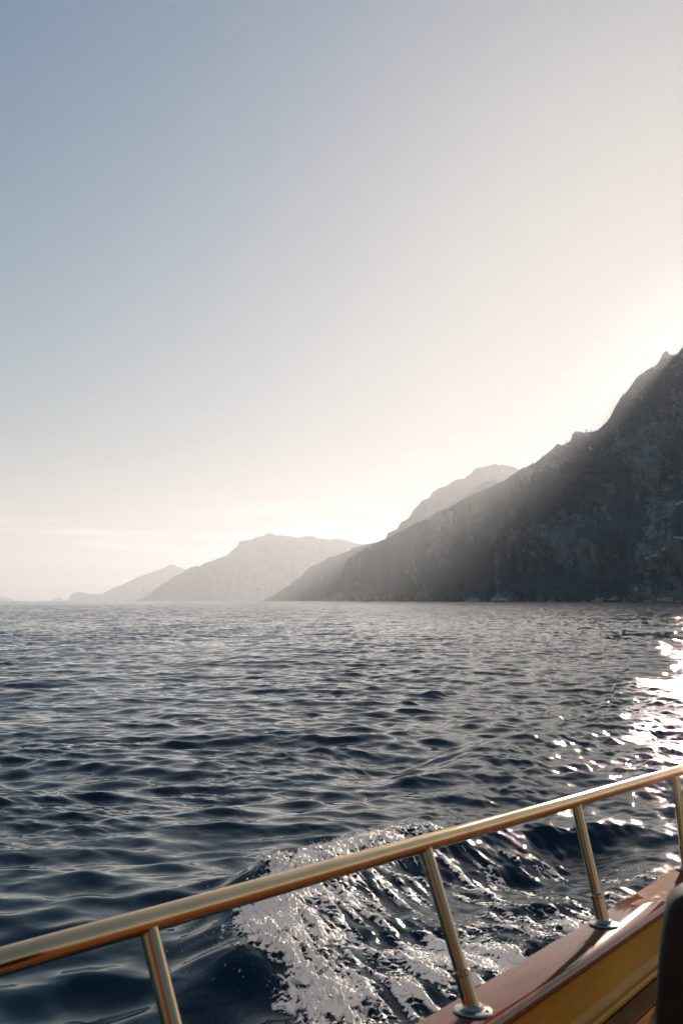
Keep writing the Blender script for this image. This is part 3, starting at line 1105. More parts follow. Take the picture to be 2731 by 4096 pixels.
for s, wb in ((-1.70, 0.03), (-0.827, 0.006), (0.0, 0.0), (0.842, 0.014), (1.745, 0.030), (2.65, 0.03), (3.6, 0.03), (4.6, 0.0)):
    top = rail_at(s)
    foot = np.array([s, wb + plan(s), 0.0])
    ax = top - foot
    L = np.linalg.norm(ax)
    ax = ax / L
    p = MB().tube([foot + ax * 0.075, top], 0.0150, 20).build('post', STEEL, boat, True, UPH)
    # sleeve with a rim, then a round foot plate with three screws
    fl = MB().lathe(foot, [(0.0185, 0.002), (0.0180, 0.072), (0.0205, 0.074), (0.0205, 0.081), (0.0165, 0.085)], 20, ax).build('sleeve', STEEL, p, True, UPH)
    fl = MB().lathe(foot, [(0.041, 0.0005), (0.042, 0.003), (0.040, 0.0065), (0.024, 0.009), (0.020, 0.016)], 28).build('foot_plate', STEEL_BRIGHT, p, True, UPH)
    for a in (0.6, 2.7, 4.8):
        sc_ = MB()
        sc_.lathe(foot + np.array([0.031 * math.cos(a), 0.031 * math.sin(a), 0.0076]), [(0.0048, 0.0), (0.0045, 0.0018), (0.002, 0.0026)], 10)
        sc_.build('screw', STEEL_BRIGHT, p, True, UPH)

# unseen cabin block, added behind the camera as a dark reflection in the posts
refl_block = MB()
refl_block.box((-3.05, -1.15, 0.77), (0.7, 2.05, 1.8))
refl_block.build('cabin', REFLECTION_WOOD, boat, False, UPH, 0.04)

# ------------------------------------------------------------------ dark seat back at the edge of the deck
SEAT = plain('dark_brown_leather', (0.016, 0.009, 0.006), 0.6, var=0.35, scale=9)
SEAT_BASE = plain('dark_stained_wood', (0.02, 0.011, 0.007), 0.45)
deck_h = -0.1485


def F2W(s, w, h):
    return B2 + AX_A * s + AX_O * w + AX_N * h


# the edge seen in the picture, unprojected at the seat's own distance
e_top = at(2745, 3512, 1.36)
e_low = at(2618, 4120, 1.34)
right = np.cross(AX_N, -(EYEP - e_low) / np.linalg.norm(EYEP - e_low))
right -= AX_N * (right @ AX_N)
right /= np.linalg.norm(right)
right = right if right[0] > 0 else -right
fwd = np.cross(AX_N, right)
d0 = e_low - B2
h_low, h_top = d0 @ AX_N, (e_top - B2) @ AX_N
bottom = e_low - AX_N * (h_low - deck_h)
seat_o = empty('boat_seat', tuple(bottom), 'dark brown rounded seat back standing at the right edge of the deck', 'seat')
MS = Matrix(((right[0], fwd[0], AX_N[0]), (right[1], fwd[1], AX_N[1]), (right[2], fwd[2], AX_N[2])))
seat_o.rotation_euler = MS.to_euler()
th = h_top - deck_h
W_ = 0.50
edge_ = [(0.0, 0.10), (-0.004, 0.25), (0.0, 0.41), (0.0013, 0.45), (0.007, 0.518), (0.0138, 0.564), (0.018, 0.583), (0.026, 0.596), (0.039, 0.605), (0.07, 0.614), (0.13, 0.621)]
k_ = th / 0.617
out = [(x, z * k_) for x, z in edge_] + [(W_ - x, z * k_) for x, z in edge_[::-1]]
MB().prism(out, -0.045, 0.045).build('backrest', SEAT, seat_o, True, (0, 0, 0), 0.012)
MB().box((W_ / 2, -0.24, 0.13), (W_ - 0.02, 0.42, 0.10)).build('seat_cushion', SEAT, seat_o, True, (0, 0, 0), 0.02)
MB().box((W_ / 2, -0.22, 0.045), (W_ - 0.06, 0.40, 0.068)).build('seat_base', SEAT_BASE, seat_o, False, (0, 0, 0), 0.005)
# ------------------------------------------------------------------ boats, houses, birds and trees far off
WHITE = plain('white_gelcoat', (0.90, 0.90, 0.87), 0.35, var=0.06, scale=0.6)
GREYW = plain('pale_grey_hull', (0.48, 0.52, 0.53), 0.4, var=0.08, scale=0.6)
NAVY = plain('black_hull', (0.010, 0.012, 0.014), 0.35, var=0.2, scale=0.6)
CREAM = plain('cream_superstructure', (0.88, 0.82, 0.68), 0.45, var=0.06, scale=0.6)
GLASS = plain('dark_tinted_glass', (0.008, 0.011, 0.013), 0.08, var=0.1)
SPAR = plain('varnished_spar', (0.36, 0.22, 0.09), 0.4)
DARKCLOTH = plain('dark_clothing', (0.02, 0.021, 0.025), 0.9)
SKIN = plain('skin', (0.36, 0.21, 0.14), 0.7, var=0.05)
HAIR = plain('dark_hair', (0.015, 0.011, 0.008), 0.8)
PLASTER = plain('white_plaster', (0.90, 0.88, 0.84), 0.9, var=0.06, scale=0.5)
STONE = plain('old_grey_stone', (0.16, 0.155, 0.14), 0.95, var=0.3, scale=0.35)
ROOFM = plain('flat_roof', (0.42, 0.36, 0.30), 0.9, var=0.15, scale=0.5)
FEATHER = plain('dark_gull_feathers', (0.035, 0.035, 0.037), 0.9)
LEAF = plain('tree_leaves', (0.018, 0.032, 0.014), 0.9, var=0.5, scale=0.7)
BARK = plain('tree_bark', (0.045, 0.034, 0.025), 0.95)
LAMP, nt, b = new_mat('lit_window')
b.inputs['Base Color'].default_value = (0.8, 0.7, 0.5, 1)
b.inputs['Emission Color'].default_value = (1.0, 0.86, 0.6, 1)
b.inputs['Emission Strength'].default_value = 0.6


class Afloat:
    """a vessel measured off a zoomed strip of the picture: zoom origin, zoom factor, waterline row, distance"""

    def __init__(self, x0, y0, zoom, wl, Y, name, label, cat, mid, group=None):
        self.x0, self.y0, self.zoom, self.wl = x0, y0, zoom, wl
        self.k = Y / F_PX / zoom
        r = ray(x0 + mid / zoom, y0 + wl / zoom)
        self.mid = mid
        self.root = empty(name, (r[0] / r[1] * Y, Y, 0.0), label, cat, group)

    def p(self, pts):
        return [((x - self.mid) * self.k, (self.wl - y) * self.k) for x, y in pts]

    def part(self, name, mat, pts, hw, parent=None, inset=0.0, smooth=False):
        return MB().prism(self.p(pts), -hw, hw, inset).build(name, mat, parent or self.root, smooth)

    def band(self, name, mat, pts, hw, parent):
        """a strip of windows set 3 cm proud of both sides"""
        return self.part(name, mat, pts, hw + 0.03, parent)

    def hull(self, mat, deck, keel, hw, bow_left=True, name='hull', transom=0.8):
        """deck: sheer line points, keel: foot line points, both from left to right"""
        d, kl = self.p(deck), self.p(keel)
        n = 16
        R = []
        for i in range(n + 1):
            t = i / n
            xd = d[0][0] + (d[-1][0] - d[0][0]) * t
            xk = kl[0][0] + (kl[-1][0] - kl[0][0]) * t
            zd = np.interp(xd, [q[0] for q in d], [q[1] for q in d])
            zk = np.interp(xk, [q[0] for q in kl], [q[1] for q in kl])
            u = t if bow_left else 1 - t
            b_ = hw * min(1.0, 1.9 * u ** 0.75 + 0.02) * (transom + (1 - transom) * min(1, (1 - u) * 4))
            R.append([(xd, -b_, zd), (xk * 0.7 + xd * 0.3, -b_ * 0.92, zk * 0.6 + zd * 0.4), (xk, -b_ * 0.6, zk), (xk, -b_ * 0.35, zk - 0.7), (xk, b_ * 0.35, zk - 0.7), (xk, b_ * 0.6, zk), (xk * 0.7 + xd * 0.3, b_ * 0.92, zk * 0.6 + zd * 0.4), (xd, b_, zd)])
        return MB().rings(R, True).build(name, mat, self.root, True)

    def pole(self, name, mat, a, c, r0, r1=None, parent=None, y=0.0):
        (ax, az), (cx_, cz) = self.p([a, c])
        return MB().tube([(ax, y, az), (cx_, y, cz)], [r0, r1 or r0], 8).build(name, mat, parent or self.root, True)


def seated(name, loc, label, h=1.25, face=1.0, cloth=DARKCLOTH, skin_mat=SKIN, group=None):
    """a small seated figure: one skinned body, hair and clothes as its parts"""
    root = empty(name, loc, label, 'person', group)
    k = h / 1.25

    def skinned(nm, V, E, Rr, mat):
        me = bpy.data.meshes.new(nm)
        me.from_pydata([(x * face * k, y * k, z * k) for x, y, z in V], E, [])
        o = link(nm, me, mat, root)
        sk = o.modifiers.new('skin', 'SKIN')
        for v, r_ in zip(me.skin_vertices[0].data, Rr):
            v.radius = (r_ * k, r_ * k)
        me.skin_vertices[0].data[0].use_root = True
        ss = o.modifiers.new('sub', 'SUBSURF')
        ss.levels = ss.render_levels = 1
        return o
    V = [(0, 0, .42), (0.02, 0, .66), (0.02, 0, .88), (0.03, 0, .98), (0.05, 0, 1.08), (0.06, 0, 1.17),
         (0.02, .18, .86), (0.14, .24, .64), (0.34, .18, .56), (0.42, .17, .55), (0.02, -.18, .86), (0.14, -.24, .64), (0.34, -.18, .56), (0.42, -.17, .55),
         (0.06, .10, .42), (.44, .12, .44), (.46, .12, .06), (.58, .12, .02), (0.06, -.10, .42), (.44, -.12, .44), (.46, -.12, .06), (.58, -.12, .02)]
    E = [(0, 1), (1, 2), (2, 3), (3, 4), (4, 5), (2, 6), (6, 7), (7, 8), (8, 9), (2, 10), (10, 11), (11, 12), (12, 13), (0, 14), (14, 15), (15, 16), (16, 17), (0, 18), (18, 19), (19, 20), (20, 21)]
    Rr = [.15, .13, .14, .055, .095, .085, .06, .045, .035, .035, .06, .045, .035, .035, .09, .07, .045, .04, .09, .07, .045, .04]
    skinned('body', V, E, Rr, skin_mat)
    skinned('shirt', [V[0], V[1], V[2], V[6], V[7], V[10], V[11]], [(0, 1), (1, 2), (2, 3), (3, 4), (2, 5), (5, 6)], [.17, .15, .155, .075, .06, .075, .06], cloth)
    skinned('hair', [(-0.01, 0, 1.12), (0.03, 0, 1.20)], [(0, 1)], [.09, .085], HAIR)
    return root


def person_in(v, px, py, label, h=1.2, face=1.0, group=None):
    (x, z), = v.p([(px, py)])
    L = v.root.location
    return seated('person', (L.x + x, L.y, z), label, h, face, DARKCLOTH, SKIN, group)


# --- small open boat, black against the light (zoom strip 1420,2380 x15.68)
v = Afloat(1420, 2380, 15.68, 443, 1150, 'rowing_boat', 'small dark open boat with a thin pole, alone at the left end of the cliff', 'boat', 640)
v.hull(NAVY, [(395, 425), (440, 400), (620, 405), (760, 392), (860, 368), (925, 345)], [(400, 441), (885, 441)], 0.95, bow_left=False)
v.pole('pole', NAVY, (700, 410), (680, 200), 0.05, 0.03)
v.part('thwart', NAVY, [(560, 402), (640, 402), (640, 408), (560, 408)], 0.85)
person_in(v, 462, 425, 'person in dark clothes sitting at the stern end of the small open boat', 1.3, 1.0)
person_in(v, 612, 425, 'person in dark clothes sitting in the middle of the small open boat', 1.25, -1.0)

# --- hazy white yacht, nearest the middle of the picture (crop 1365,2200 x1.148)
v = Afloat(1365, 2200, 1.148, 234, 1740, 'motor_yacht', 'hazy white motor yacht anchored left of the large grey yacht', 'yacht', 600, 'motor yachts anchored below the cliff')
v.hull(WHITE, [(564, 225), (575, 226), (635, 229)], [(570, 234), (635, 234)], 3.0)
c = v.part('deckhouse', WHITE, [(577, 226.5), (584, 222), (628, 222), (631, 228)], 2.4, None, 0.2)
v.band('window', GLASS, [(583, 225.6), (586, 223.2), (624, 223.2), (624, 225.6)], 2.35, c)
c = v.part('flybridge', WHITE, [(590, 221.9), (593, 218.5), (620, 218), (623, 219.2), (624, 221.9)], 2.0, None, 0.1)
v.band('window', GLASS, [(594, 221.2), (596, 219.6), (616, 219.6), (616, 221.2)], 1.95, c)

# --- large grey and white yacht with a boom (zoom strip 1900,2360 x7.84)
v = Afloat(1900, 2360, 7.84, 376, 1240, 'motor_yacht', 'large grey and white motor yacht with three tiers and a raised boom at its stern', 'yacht', 720, 'motor yachts anchored below the cliff')
v.hull(GREYW, [(425, 297), (470, 312), (540, 318), (1000, 330)], [(500, 374), (1000, 374)], 2.9)
c = v.part('deckhouse', WHITE, [(490, 316), (530, 270), (560, 264), (965, 270), (975, 285), (985, 326), (800, 326)], 2.5, None, 0.15)
v.band('window', GLASS, [(556, 306), (596, 280), (780, 278), (780, 306)], 2.4, c)
v.band('window', GLASS, [(522, 308), (540, 284), (552, 284), (542, 308)], 2.42, c)
c = v.part('upper_deckhouse', CREAM, [(630, 263), (640, 245), (650, 236), (940, 240), (945, 262)], 2.0, None, 0.1)
v.band('window', GLASS, [(660, 256), (664, 243), (730, 243), (730, 256)], 1.97, c)
v.band('window', GLASS, [(840, 262), (842, 250), (935, 250), (935, 262)], 1.97, c)
v.part('hardtop', CREAM, [(634, 205), (650, 197), (760, 198), (830, 204), (760, 209), (640, 210)], 1.7)
v.band('window', GLASS, [(640, 234), (655, 212), (830, 212), (830, 234)], 1.4, v.part('wheelhouse', CREAM, [(628, 236), (648, 211), (838, 211), (838, 236)], 1.35))
v.part('radar_dome', WHITE, [(694, 196), (700, 178), (748, 176), (754, 196)], 0.9)
v.part('foredeck_rail', CREAM, [(572, 244), (630, 234), (630, 240), (574, 250)], 1.3)
v.pole('boom', GREYW, (948, 332), (1042, 232), 0.32, 0.2)

# --- dark tour boat with an awning, in front of the large yacht
v = Afloat(1900, 2360, 7.84, 380, 1120, 'tour_boat', 'dark tour boat with a pale awning, in front of the large grey yacht', 'boat', 820)
v.hull(NAVY, [(705, 335), (760, 345), (915, 338)], [(725, 379), (915, 379)], 1.7)
a = v.part('awning', CREAM, [(758, 302), (770, 292), (885, 292), (895, 302), (885, 306), (768, 306)], 1.6)
for x_ in (770, 828, 886):
    v.pole('awning_post', CREAM, (x_, 342), (x_, 304), 0.06, None, a, 1.3)
for i_, x_ in enumerate((785, 815, 845, 873)):
    person_in(v, x_, 345, ('passenger at the bow end under the tour boat awning', 'second passenger from the bow under the tour boat awning', 'third passenger from the bow under the tour boat awning', 'passenger at the stern end under the tour boat awning')[i_], 1.2, -1.0, 'passengers under the awning of the tour boat')
# --- black open boat with two people, nearer still
v = Afloat(1900, 2360, 7.84, 389, 1030, 'motor_boat', 'low black open boat with two people aboard, overlapping the large yacht bow', 'boat', 640)
v.hull(NAVY, [(543, 350), (570, 358), (740, 374)], [(565, 388), (735, 386)], 1.1)
v.part('console', NAVY, [(640, 372), (646, 345), (668, 345), (672, 374)], 0.45)
person_in(v, 622, 372, 'person in dark clothes sitting towards the bow of the low black boat', 1.25, -1.0)
person_in(v, 690, 376, 'person in dark clothes sitting behind the console of the low black boat', 1.3, -1.0)


def small_boat(zoomspec, x0, x1, wl, top, Y, label, mat, bow_left=True, cabin=True, group='small boats moored below the cliff'):
    ox, oy, z = zoomspec
    w_ = x1 - x0
    h = wl - top
    v = Afloat(ox, oy, z, wl, Y, 'small_boat', label, 'boat', (x0 + x1) / 2, group)
    if bow_left:
        v.hull(mat, [(x0, wl - h * 0.62), (x0 + w_ * .3, wl - h * .5), (x1, wl - h * .42)], [(x0 + w_ * .1, wl - .2), (x1, wl - .2)], 1.1 + 0.02 * w_ * v.k)
    else:
        v.hull(mat, [(x0, wl - h * 0.42), (x1 - w_ * .3, wl - h * .5), (x1, wl - h * .62)], [(x0, wl - .2), (x1 - w_ * .1, wl - .2)], 1.1 + 0.02 * w_ * v.k, False)
    if cabin:
        f = (lambda t: x0 + w_ * t) if bow_left else (lambda t: x1 - w_ * t)
        c = v.part('cabin', WHITE, [(f(.30), wl - h * .48), (f(.40), wl - h * .95), (f(.68), wl - h), (f(.72), wl - h * .45)], 0.9, None, 0.1)
        v.band('window', GLASS, [(f(.37), wl - h * .6), (f(.43), wl - h * .86), (f(.64), wl - h * .9), (f(.66), wl - h * .6)], 0.86, c)
    return v


C6 = (2231, 1950, 3.136)
small_boat((1365, 2200, 1.148), 943, 970, 234, 226, 1640, 'small white cabin boat alone between the large grey yacht and the black yacht', WHITE)
small_boat(C6, 262, 352, 1419, 1404, 1690, 'tiny pale boat just left of the two overlapping yachts', GREYW)
small_boat(C6, 800, 862, 1422, 1408, 1700, 'tiny grey boat just right of the black hulled yacht', GREYW, False)
small_boat(C6, 1012, 1050, 1420, 1411, 1680, 'tiny low grey boat, leftmost of the row beside the sailing yacht', GREYW, True, False)
small_boat(C6, 1066, 1165, 1422, 1400, 1600, 'white cabin boat with a rounded wheelhouse, left of the sailing yacht', WHITE)
small_boat(C6, 1160, 1222, 1424, 1410, 1560, 'low grey boat tucked beside the bow of the sailing yacht', GREYW, True, False)
small_boat(C6, 1462, 1545, 1422, 1406, 1700, 'pale small boat at the right edge of the picture beyond the sailing yacht', WHITE, False)

# --- grey yacht and the black hulled yacht in front of it (zoom strip 2340,2360 x7.84)
v = Afloat(2340, 2360, 7.84, 372, 1420, 'motor_yacht', 'pale grey motor yacht partly hidden behind the black hulled yacht', 'yacht', 420, 'motor yachts anchored below the cliff')
v.hull(GREYW, [(145, 320), (300, 318), (680, 330)], [(205, 371), (680, 371)], 2.6)
c = v.part('deckhouse', GREYW, [(318, 318), (350, 285), (580, 285), (600, 322)], 2.0)
v.band('window', GLASS, [(352, 312), (366, 289), (560, 289), (560, 312)], 2.0, c)
v.part('hardtop', CREAM, [(305, 278), (320, 266), (580, 262), (580, 284), (310, 284)], 2.0)
v.part('radar_dome', WHITE, [(365, 268), (375, 252), (400, 252), (412, 268)], 0.8)
v.pole('antenna', CREAM, (396, 252), (412, 206), 0.08, 0.04)
v.part('flybridge_seat', CREAM, [(530, 262), (530, 248), (580, 248), (580, 262)], 1.2)
v = Afloat(2340, 2360, 7.84, 377, 1330, 'motor_yacht', 'black hulled motor yacht with a pale cabin and hardtop, in front of a grey yacht', 'yacht', 830, 'motor yachts anchored below the cliff')
v.hull(NAVY, [(515, 288), (620, 298), (820, 310), (1090, 326)], [(592, 375), (1105, 375)], 2.4)
v.part('swim_platform', NAVY, [(1100, 362), (1165, 366), (1165, 374), (1100, 374)], 1.9)
v.part('coach_roof', CREAM, [(610, 298), (640, 290), (770, 292), (960, 304), (985, 318), (800, 309)], 1.9)
c = v.part('deckhouse', CREAM, [(765, 292), (800, 246), (816, 246), (930, 300), (930, 306)], 1.7)
v.band('window', GLASS, [(782, 290), (806, 260), (920, 262), (922, 292)], 1.68, v.part('saloon', NAVY, [(790, 293), (812, 258), (924, 258), (926, 300)], 1.66))
v.part('hardtop', CREAM, [(796, 246), (806, 242), (990, 250), (996, 258), (990, 265), (800, 257)], 1.8)
v.pole('hardtop_post', CREAM, (928, 304), (926, 262), 0.12, None, None, 1.5)
v.part('radar_dome', WHITE, [(880, 244), (888, 220), (906, 220), (914, 246)], 0.6)
v.pole('antenna', CREAM, (716, 290), (714, 255), 0.05)

# --- motor sailer (zoom strip 2560,2300 x9.17)
v = Afloat(2560, 2300, 9.17, 992, 1300, 'sailing_yacht', 'grey sailing yacht with one bare mast and a sloping forestay', 'yacht', 890)
v.hull(GREYW, [(525, 915), (620, 918), (900, 925), (1165, 930)], [(640, 990), (1165, 990)], 2.4)
c = v.part('deckhouse', GREYW, [(590, 917), (645, 862), (720, 865), (1150, 885), (1165, 928), (900, 923)], 1.9)
v.band('window', GLASS, [(720, 915), (750, 884), (1100, 893), (1122, 926), (900, 920)], 1.88, c)
v.band('window', GLASS, [(630, 910), (655, 878), (662, 878), (655, 910)], 1.9, c)
c = v.part('wheelhouse', GREYW, [(655, 862), (680, 825), (790, 828), (830, 868)], 1.5)
v.band('window', GLASS, [(676, 858), (694, 836), (780, 838), (812, 862)], 1.48, c)
v.part('boom_cover', GREYW, [(800, 832), (860, 826), (1150, 838), (1160, 858), (1140, 884), (830, 868)], 0.6)
v.pole('mast', SPAR, (862, 868), (847, 180), 0.20, 0.11)
v.pole('forestay', SPAR, (730, 826), (842, 250), 0.10, 0.08)
v.pole('flagstaff', SPAR, (1190, 900), (1242, 858), 0.08)
v.part('lamp', LAMP, [(822, 894), (838, 894), (838, 908), (822, 908)], 2.02)
v.part('lamp', LAMP, [(994, 904), (1010, 904), (1010, 920), (994, 920)], 2.02)

# --- tiny sail and launch on the horizon at left (crop 0,1900 x1.0453)
v = Afloat(0, 1900, 1.0453, 526, 2900, 'sailing_boat', 'tiny sailing boat with a single pale sail on the horizon before the far headlands', 'boat', 229)
v.hull(GREYW, [(225.6, 523.4), (232.4, 524)], [(226.4, 525.6), (232.4, 525.6)], 1.4)
v.part('sail', GREYW, [(228, 523.4), (229.2, 509), (231.8, 523)], 0.08)
v.pole('mast', SPAR, (229, 524), (229.2, 508), 0.12)
small_boat((0, 1900, 1.0453), 754, 763, 526, 521, 2700, 'tiny pale boat on the horizon below the middle one of the three birds', WHITE, True, True, None)


# --- houses on the slope: a point of the mountain's surface for a picture point
_TP = TERRAIN['mountain']
_TX, _TY = project(_TP)


def on_slope(x, y):
    d = (_TX - x) ** 2 + (_TY - y) ** 2 + 0.002 * (_TP[:, 1] - 1500) * 0
    return _TP[np.argmin(d)]


class House:
    """x0..x1, y0..y1 in the whole picture's pixels; built square to the viewer on the slope"""

    def __init__(self, name, label, x0, x1, ytop, ybot, cat='house', depth=7.0, wall=PLASTER, group='white houses on the slope', proud=3.0):
        P = on_slope((x0 + x1) / 2, ybot)
        Y = P[1] - proud
        self.k = Y / F_PX
        r = ray((x0 + x1) / 2, ybot)
        base = EYEP + r * (Y / r[1])
        self.xm, self.yb = (x0 + x1) / 2, ybot
        self.root = empty(name, tuple(base), label, cat, group)
        self.depth = depth
        self.wall = self.block('wall', wall, x0, x1, ytop, ybot + 4)

    def block(self, name, mat, x0, x1, y0, y1, front=0.0, depth=None, parent=None):
        k = self.k
        d = depth or self.depth
        return MB().box((((x0 + x1) / 2 - self.xm) * k, front + d / 2, (self.yb - (y0 + y1) / 2) * k), ((x1 - x0) * k, d, (y1 - y0) * k)).build(name, mat, parent or self.root, False)

    def windows(self, xs, w_, y0, y1, mat=GLASS, name='window', parent=None):
        for x in xs:
            f = self.block(name, mat, x - w_ / 2, x + w_ / 2, y0, y1, -0.10, 0.3, parent or self.wall)

    def roof(self, x0, x1, y, t=1.0, over=0.6):
        self.block('roof', ROOFM, x0, x1, y - t, y - 0.02, -over, self.depth + 2 * over)


h = House('house', 'long white house with a row of dark windows, lowest of the houses on the slope', 2583.5, 2610.5, 2228, 2237)
h.roof(2583, 2611, 2228, 0.9)
h.windows((2585.5, 2589, 2593, 2599.5, 2604, 2608.3), 1.5, 2230.2, 2234.2)
h.block('terrace', STONE, 2581, 2606, 2237.4, 2240, -1.5, 3)
h = House('house', 'low white house with a flat pale roof, just above the long white house', 2604, 2626, 2217.5, 2222)
h.roof(2602.5, 2628, 2217.5, 1.6, 1.2)
h.windows((2607, 2611, 2615), 1.4, 2218.4, 2221.2)
h.block('upper_room', PLASTER, 2621, 2629, 2213.4, 2216, 1.0, 5)
h.block('post', PLASTER, 2619.8, 2621.2, 2219, 2229, -1.6, 0.5)
h = House('house', 'square white house with two dark windows, between the lower pair and the top terrace', 2644, 2656.5, 2189, 2199)
h.roof(2641, 2657.5, 2188.6, 1.2, 0.9)
h.windows((2649.2, 2653.6), 2.0, 2192.5, 2196)
h.block('side_wing', PLASTER, 2656.6, 2665, 2188, 2194, 2.0, 5)
h.windows((2659, 2662.5), 1.2, 2189.5, 2192, parent=h.root)
h = House('house', 'wide white terraced house with arches, at the right picture edge above the square house', 2697, 2741, 2146.5, 2153)
h.roof(2699, 2741, 2146.3, 1.4, 1.0)
h.windows((2703.5, 2710.5, 2714, 2719), 2.2, 2148.4, 2152.6)
h.block('lower_wall', STONE, 2690, 2722, 2154.5, 2162, -3.0, 5)
h.windows((2695, 2699, 2704, 2710), 2.0, 2162.4, 2165.5, PLASTER, 'arch', h.root)
h.block('annex', PLASTER, 2722, 2741, 2155, 2160, -3.5, 5)
h.block('garden_wall', STONE, 2684, 2712, 2168, 2171.5, -5.0, 4)
h = House('house', 'pale house in the sun haze, highest of the houses at the right picture edge', 2704, 2718, 2011, 2018)
h.roof(2701, 2720, 2010.4, 1.6, 0.9)
h.windows((2708, 2713), 1.6, 2013, 2016.5)
h.block('upper_wall', PLASTER, 2720, 2745, 2003, 2009, 3.0, 6)
h = House('stone_tower', 'square grey stone tower with two lit windows at the foot of the cliff', 2531, 2556, 2340, 2401, 'tower', 9.0, STONE, None)
h.block('parapet', STONE, 2530.2, 2556.8, 2337.5, 2339.9, -0.3, 9.6)
for y_ in (2351.5, 2358.5):
    h.block('window', LAMP, 2541, 2543.5, y_ - 1.3, y_ + 1.3, -0.08, 0.3, h.wall)
h.windows((2536, 2549), 2.2, 2366, 2371)
h = House('house', 'grey stone house with a pale terrace edge, low on the shore behind the sailing yacht', 2604, 2632, 2362.5, 2376, 'house', 8.0, STONE, None)
h.roof(2603.5, 2633, 2362.3, 1.2, 0.9)
h.windows((2608, 2613, 2618, 2623, 2628), 1.8, 2366.5, 2370)
h = House('house', 'grey stone house with a flat roof, low on the shore right of the sailing mast', 2654, 2676, 2362.5, 2380, 'house', 8.0, STONE, None)
h.roof(2653.5, 2677, 2362.3, 1.2, 0.9)
h.windows((2658, 2664, 2670), 1.8, 2367, 2371)
for i_, (x0, x1, y0, y1, lb) in enumerate(((2163, 2177, 2104.5, 2106, 'short pale wall on a ledge in the middle of the dark cliff'),
                                       (2218, 2225, 2104.5, 2106, 'tiny pale hut on the ledge right of the short cliff wall'),
                                       (2376, 2384, 2087, 2091, 'tiny pale hut on the slope left of the high cliff band'),
                                       (1886, 1894, 2147, 2151, 'tiny pale house on the left spur of the mountain'))):
    h = House('house', lb, x0, x1, y0, y1, 'hut', 4.0, PLASTER, None, 2.0)
    h.roof(x0 - 0.6, x1 + 0.6, y0, 0.5, 0.4)
    h.windows(((x0 * 2 + x1) / 3, (x0 + 2 * x1) / 3), 1.0, y0 + 0.4, y0 + 1.2)


# --- single trees standing out on the ridge
def tree(x, y, hpx, label, seed, wide=0.9):
    g = np.random.default_rng(seed)
    # ridge point of that column
    col = np.abs(_TX - x) < 4
    P = _TP[col][np.argmin(_TY[col])]
    k = P[1] / F_PX
    H_ = hpx * k
    root = empty('pine_tree', tuple(P - np.array([0, 0, 0.6])), label, 'tree', 'single trees on the ridge')
    tr = MB().tube([(0, 0, 0), (0.1 * H_ * g.normal(), 0, H_ * 0.35), (0.05 * H_ * g.normal(), 0, H_ * 0.75)], [H_ * .045, H_ * .03, H_ * .012], 7)
    for _ in range(4):
        a = g.uniform(0, 6.28)
        tr.tube([(0, 0, H_ * .4), (math.cos(a) * H_ * .25 * wide, math.sin(a) * H_ * .25 * wide, H_ * g.uniform(.6, .8))], [H_ * .02, H_ * .008], 5)
    tr.build('trunk', BARK, root, True)
    cr_ = MB()
    for _ in range(26):
        a, rr, zz = g.uniform(0, 6.28), H_ * 0.42 * wide * g.random() ** .5, H_ * g.uniform(.42, .98)
        c = np.array([rr * math.cos(a), rr * math.sin(a), zz])
        for _ in range(14):
            q = c + g.normal(0, H_ * .055, 3)
            u = g.normal(size=3)
            u /= np.linalg.norm(u)
            w = np.cross(u, g.normal(size=3))
            w /= np.linalg.norm(w)
            s = H_ * g.uniform(.03, .06)
            cr_.add([q - u * s, q + w * s * .7, q + u * s, q - w * s * .7], [(0, 1, 2, 3)])
    cr_.build('crown', LEAF, root, False)


for x, y, hp_, lb, sd_, wd_ in ((2342, 1729, 11, 'round dark tree, tallest of those on the flat shoulder of the ridge', 1, 1.0),
                                (2353, 1727, 6, 'small narrow tree just right of the tallest tree on the ridge shoulder', 2, 0.7),
                                (2362, 1726, 8, 'thin tree, rightmost of those on the flat shoulder of the ridge', 3, 0.6),
                                (2264, 1772, 9, 'low bushy tree in the notch left of the flat shoulder', 4, 1.2),
                                (2272, 1768, 7, 'small tree against the step of rock left of the flat shoulder', 5, 0.9),
                                (2536, 1525, 8, 'dark bush on the steep ridge above the rock face', 6, 1.1),
                                (2692, 1418, 7, 'tiny tree in the dip between the two highest rocks', 7, 0.7),
                                (2486, 1583, 9, 'bushy tree on the step of the steep ridge', 8, 1.0)):
    tree(x, y, hp_, lb, sd_, wd_)


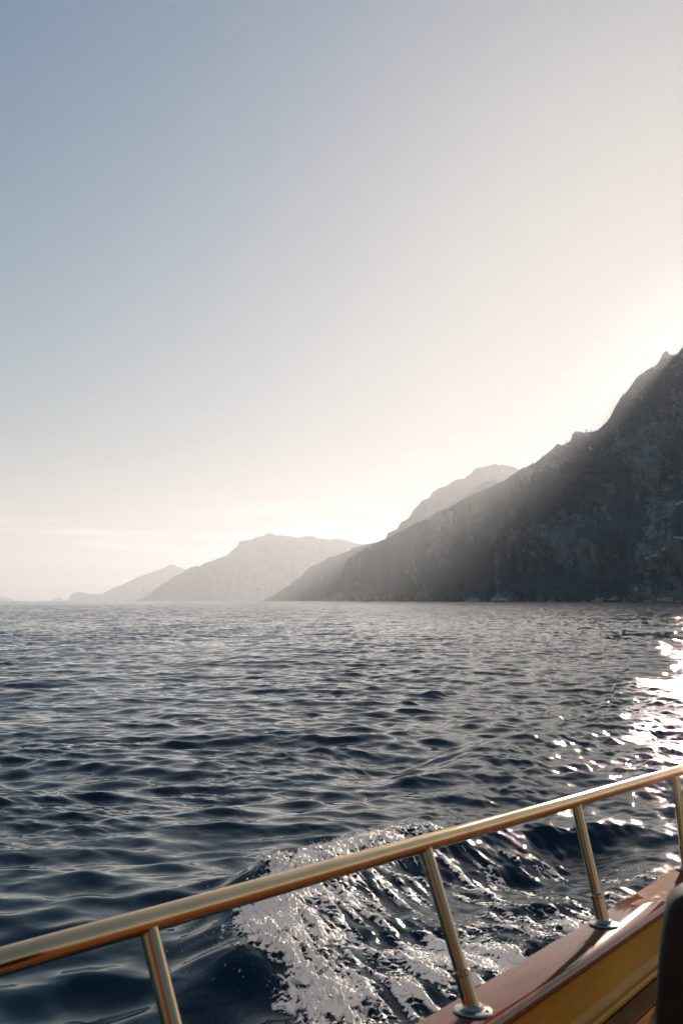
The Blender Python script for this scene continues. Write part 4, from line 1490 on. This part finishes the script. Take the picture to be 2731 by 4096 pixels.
# --- three gulls low over the sea
def gull(x, y, span_px, Y, bank, label):
    r = ray(x, y)
    P = EYEP + r * (Y / r[1])
    k = Y / F_PX
    s = span_px * k / 2 * 1.35
    o = bpy.data.objects.new('gull', None)
    root = empty('gull', tuple(P), label, 'bird', 'birds flying low over the sea')
    bpy.data.objects.remove(o)
    body = MB().tube([(-.42 * s, 0, 0), (-.30 * s, 0, .02 * s), (0, 0, .03 * s), (.25 * s, 0, .03 * s), (.38 * s, 0, .05 * s), (.50 * s, 0, .03 * s)], [.02 * s, .10 * s, .15 * s, .13 * s, .09 * s, .02 * s], 8)
    body.build('body', FEATHER, root, True)
    for sd_ in (1, -1):
        w = MB()
        st = [(0.06, .24, 0), (.5, .24, .16), (.8, .15, .10), (1.0, .02, -.02)]
        R = []
        for t, ch, z in st:
            sy = sd_ * t * s * math.cos(bank * sd_)
            zz = z * s + t * s * math.sin(bank) * sd_
            R.append([(ch * s, sy, zz), (0, sy, zz + .025 * s), (-ch * s, sy, zz), (0, sy, zz - .012 * s)])
        w.rings(R, True).build('wing', FEATHER, root, True)
    root.rotation_euler = (0, 0, math.radians(60))
    return root


gull(575.5, 2362, 8, 95, 0.9, 'dark gull with a raised wing, leftmost of the three birds over the horizon')
gull(725, 2360.5, 6, 120, 0.15, 'tiny dark gull seen end on, middle of the three birds over the horizon')
gull(1033, 2357, 9, 95, 0.75, 'dark gull banking with spread wings, rightmost of the three birds over the horizon')
# ------------------------------------------------------------------ the air
hz = MB().box((0, 0, 418), (42000, 42000, 846)).build('haze', None)
hm = bpy.data.materials.new('haze')
hm.use_nodes = True
hm.node_tree.nodes.clear()
pv = hm.node_tree.nodes.new('ShaderNodeVolumePrincipled')
pv.inputs['Color'].default_value = (0.85, 0.90, 0.97, 1)
pv.inputs['Density'].default_value = 1.08e-4
pv.inputs['Anisotropy'].default_value = 0.40
ho = hm.node_tree.nodes.new('ShaderNodeOutputMaterial')
hm.node_tree.links.new(pv.outputs[0], ho.inputs['Volume'])
hz.data.materials.append(hm)
tag(hz, 'pale sunlit haze lying over the sea and the mountains', 'haze', kind='stuff')
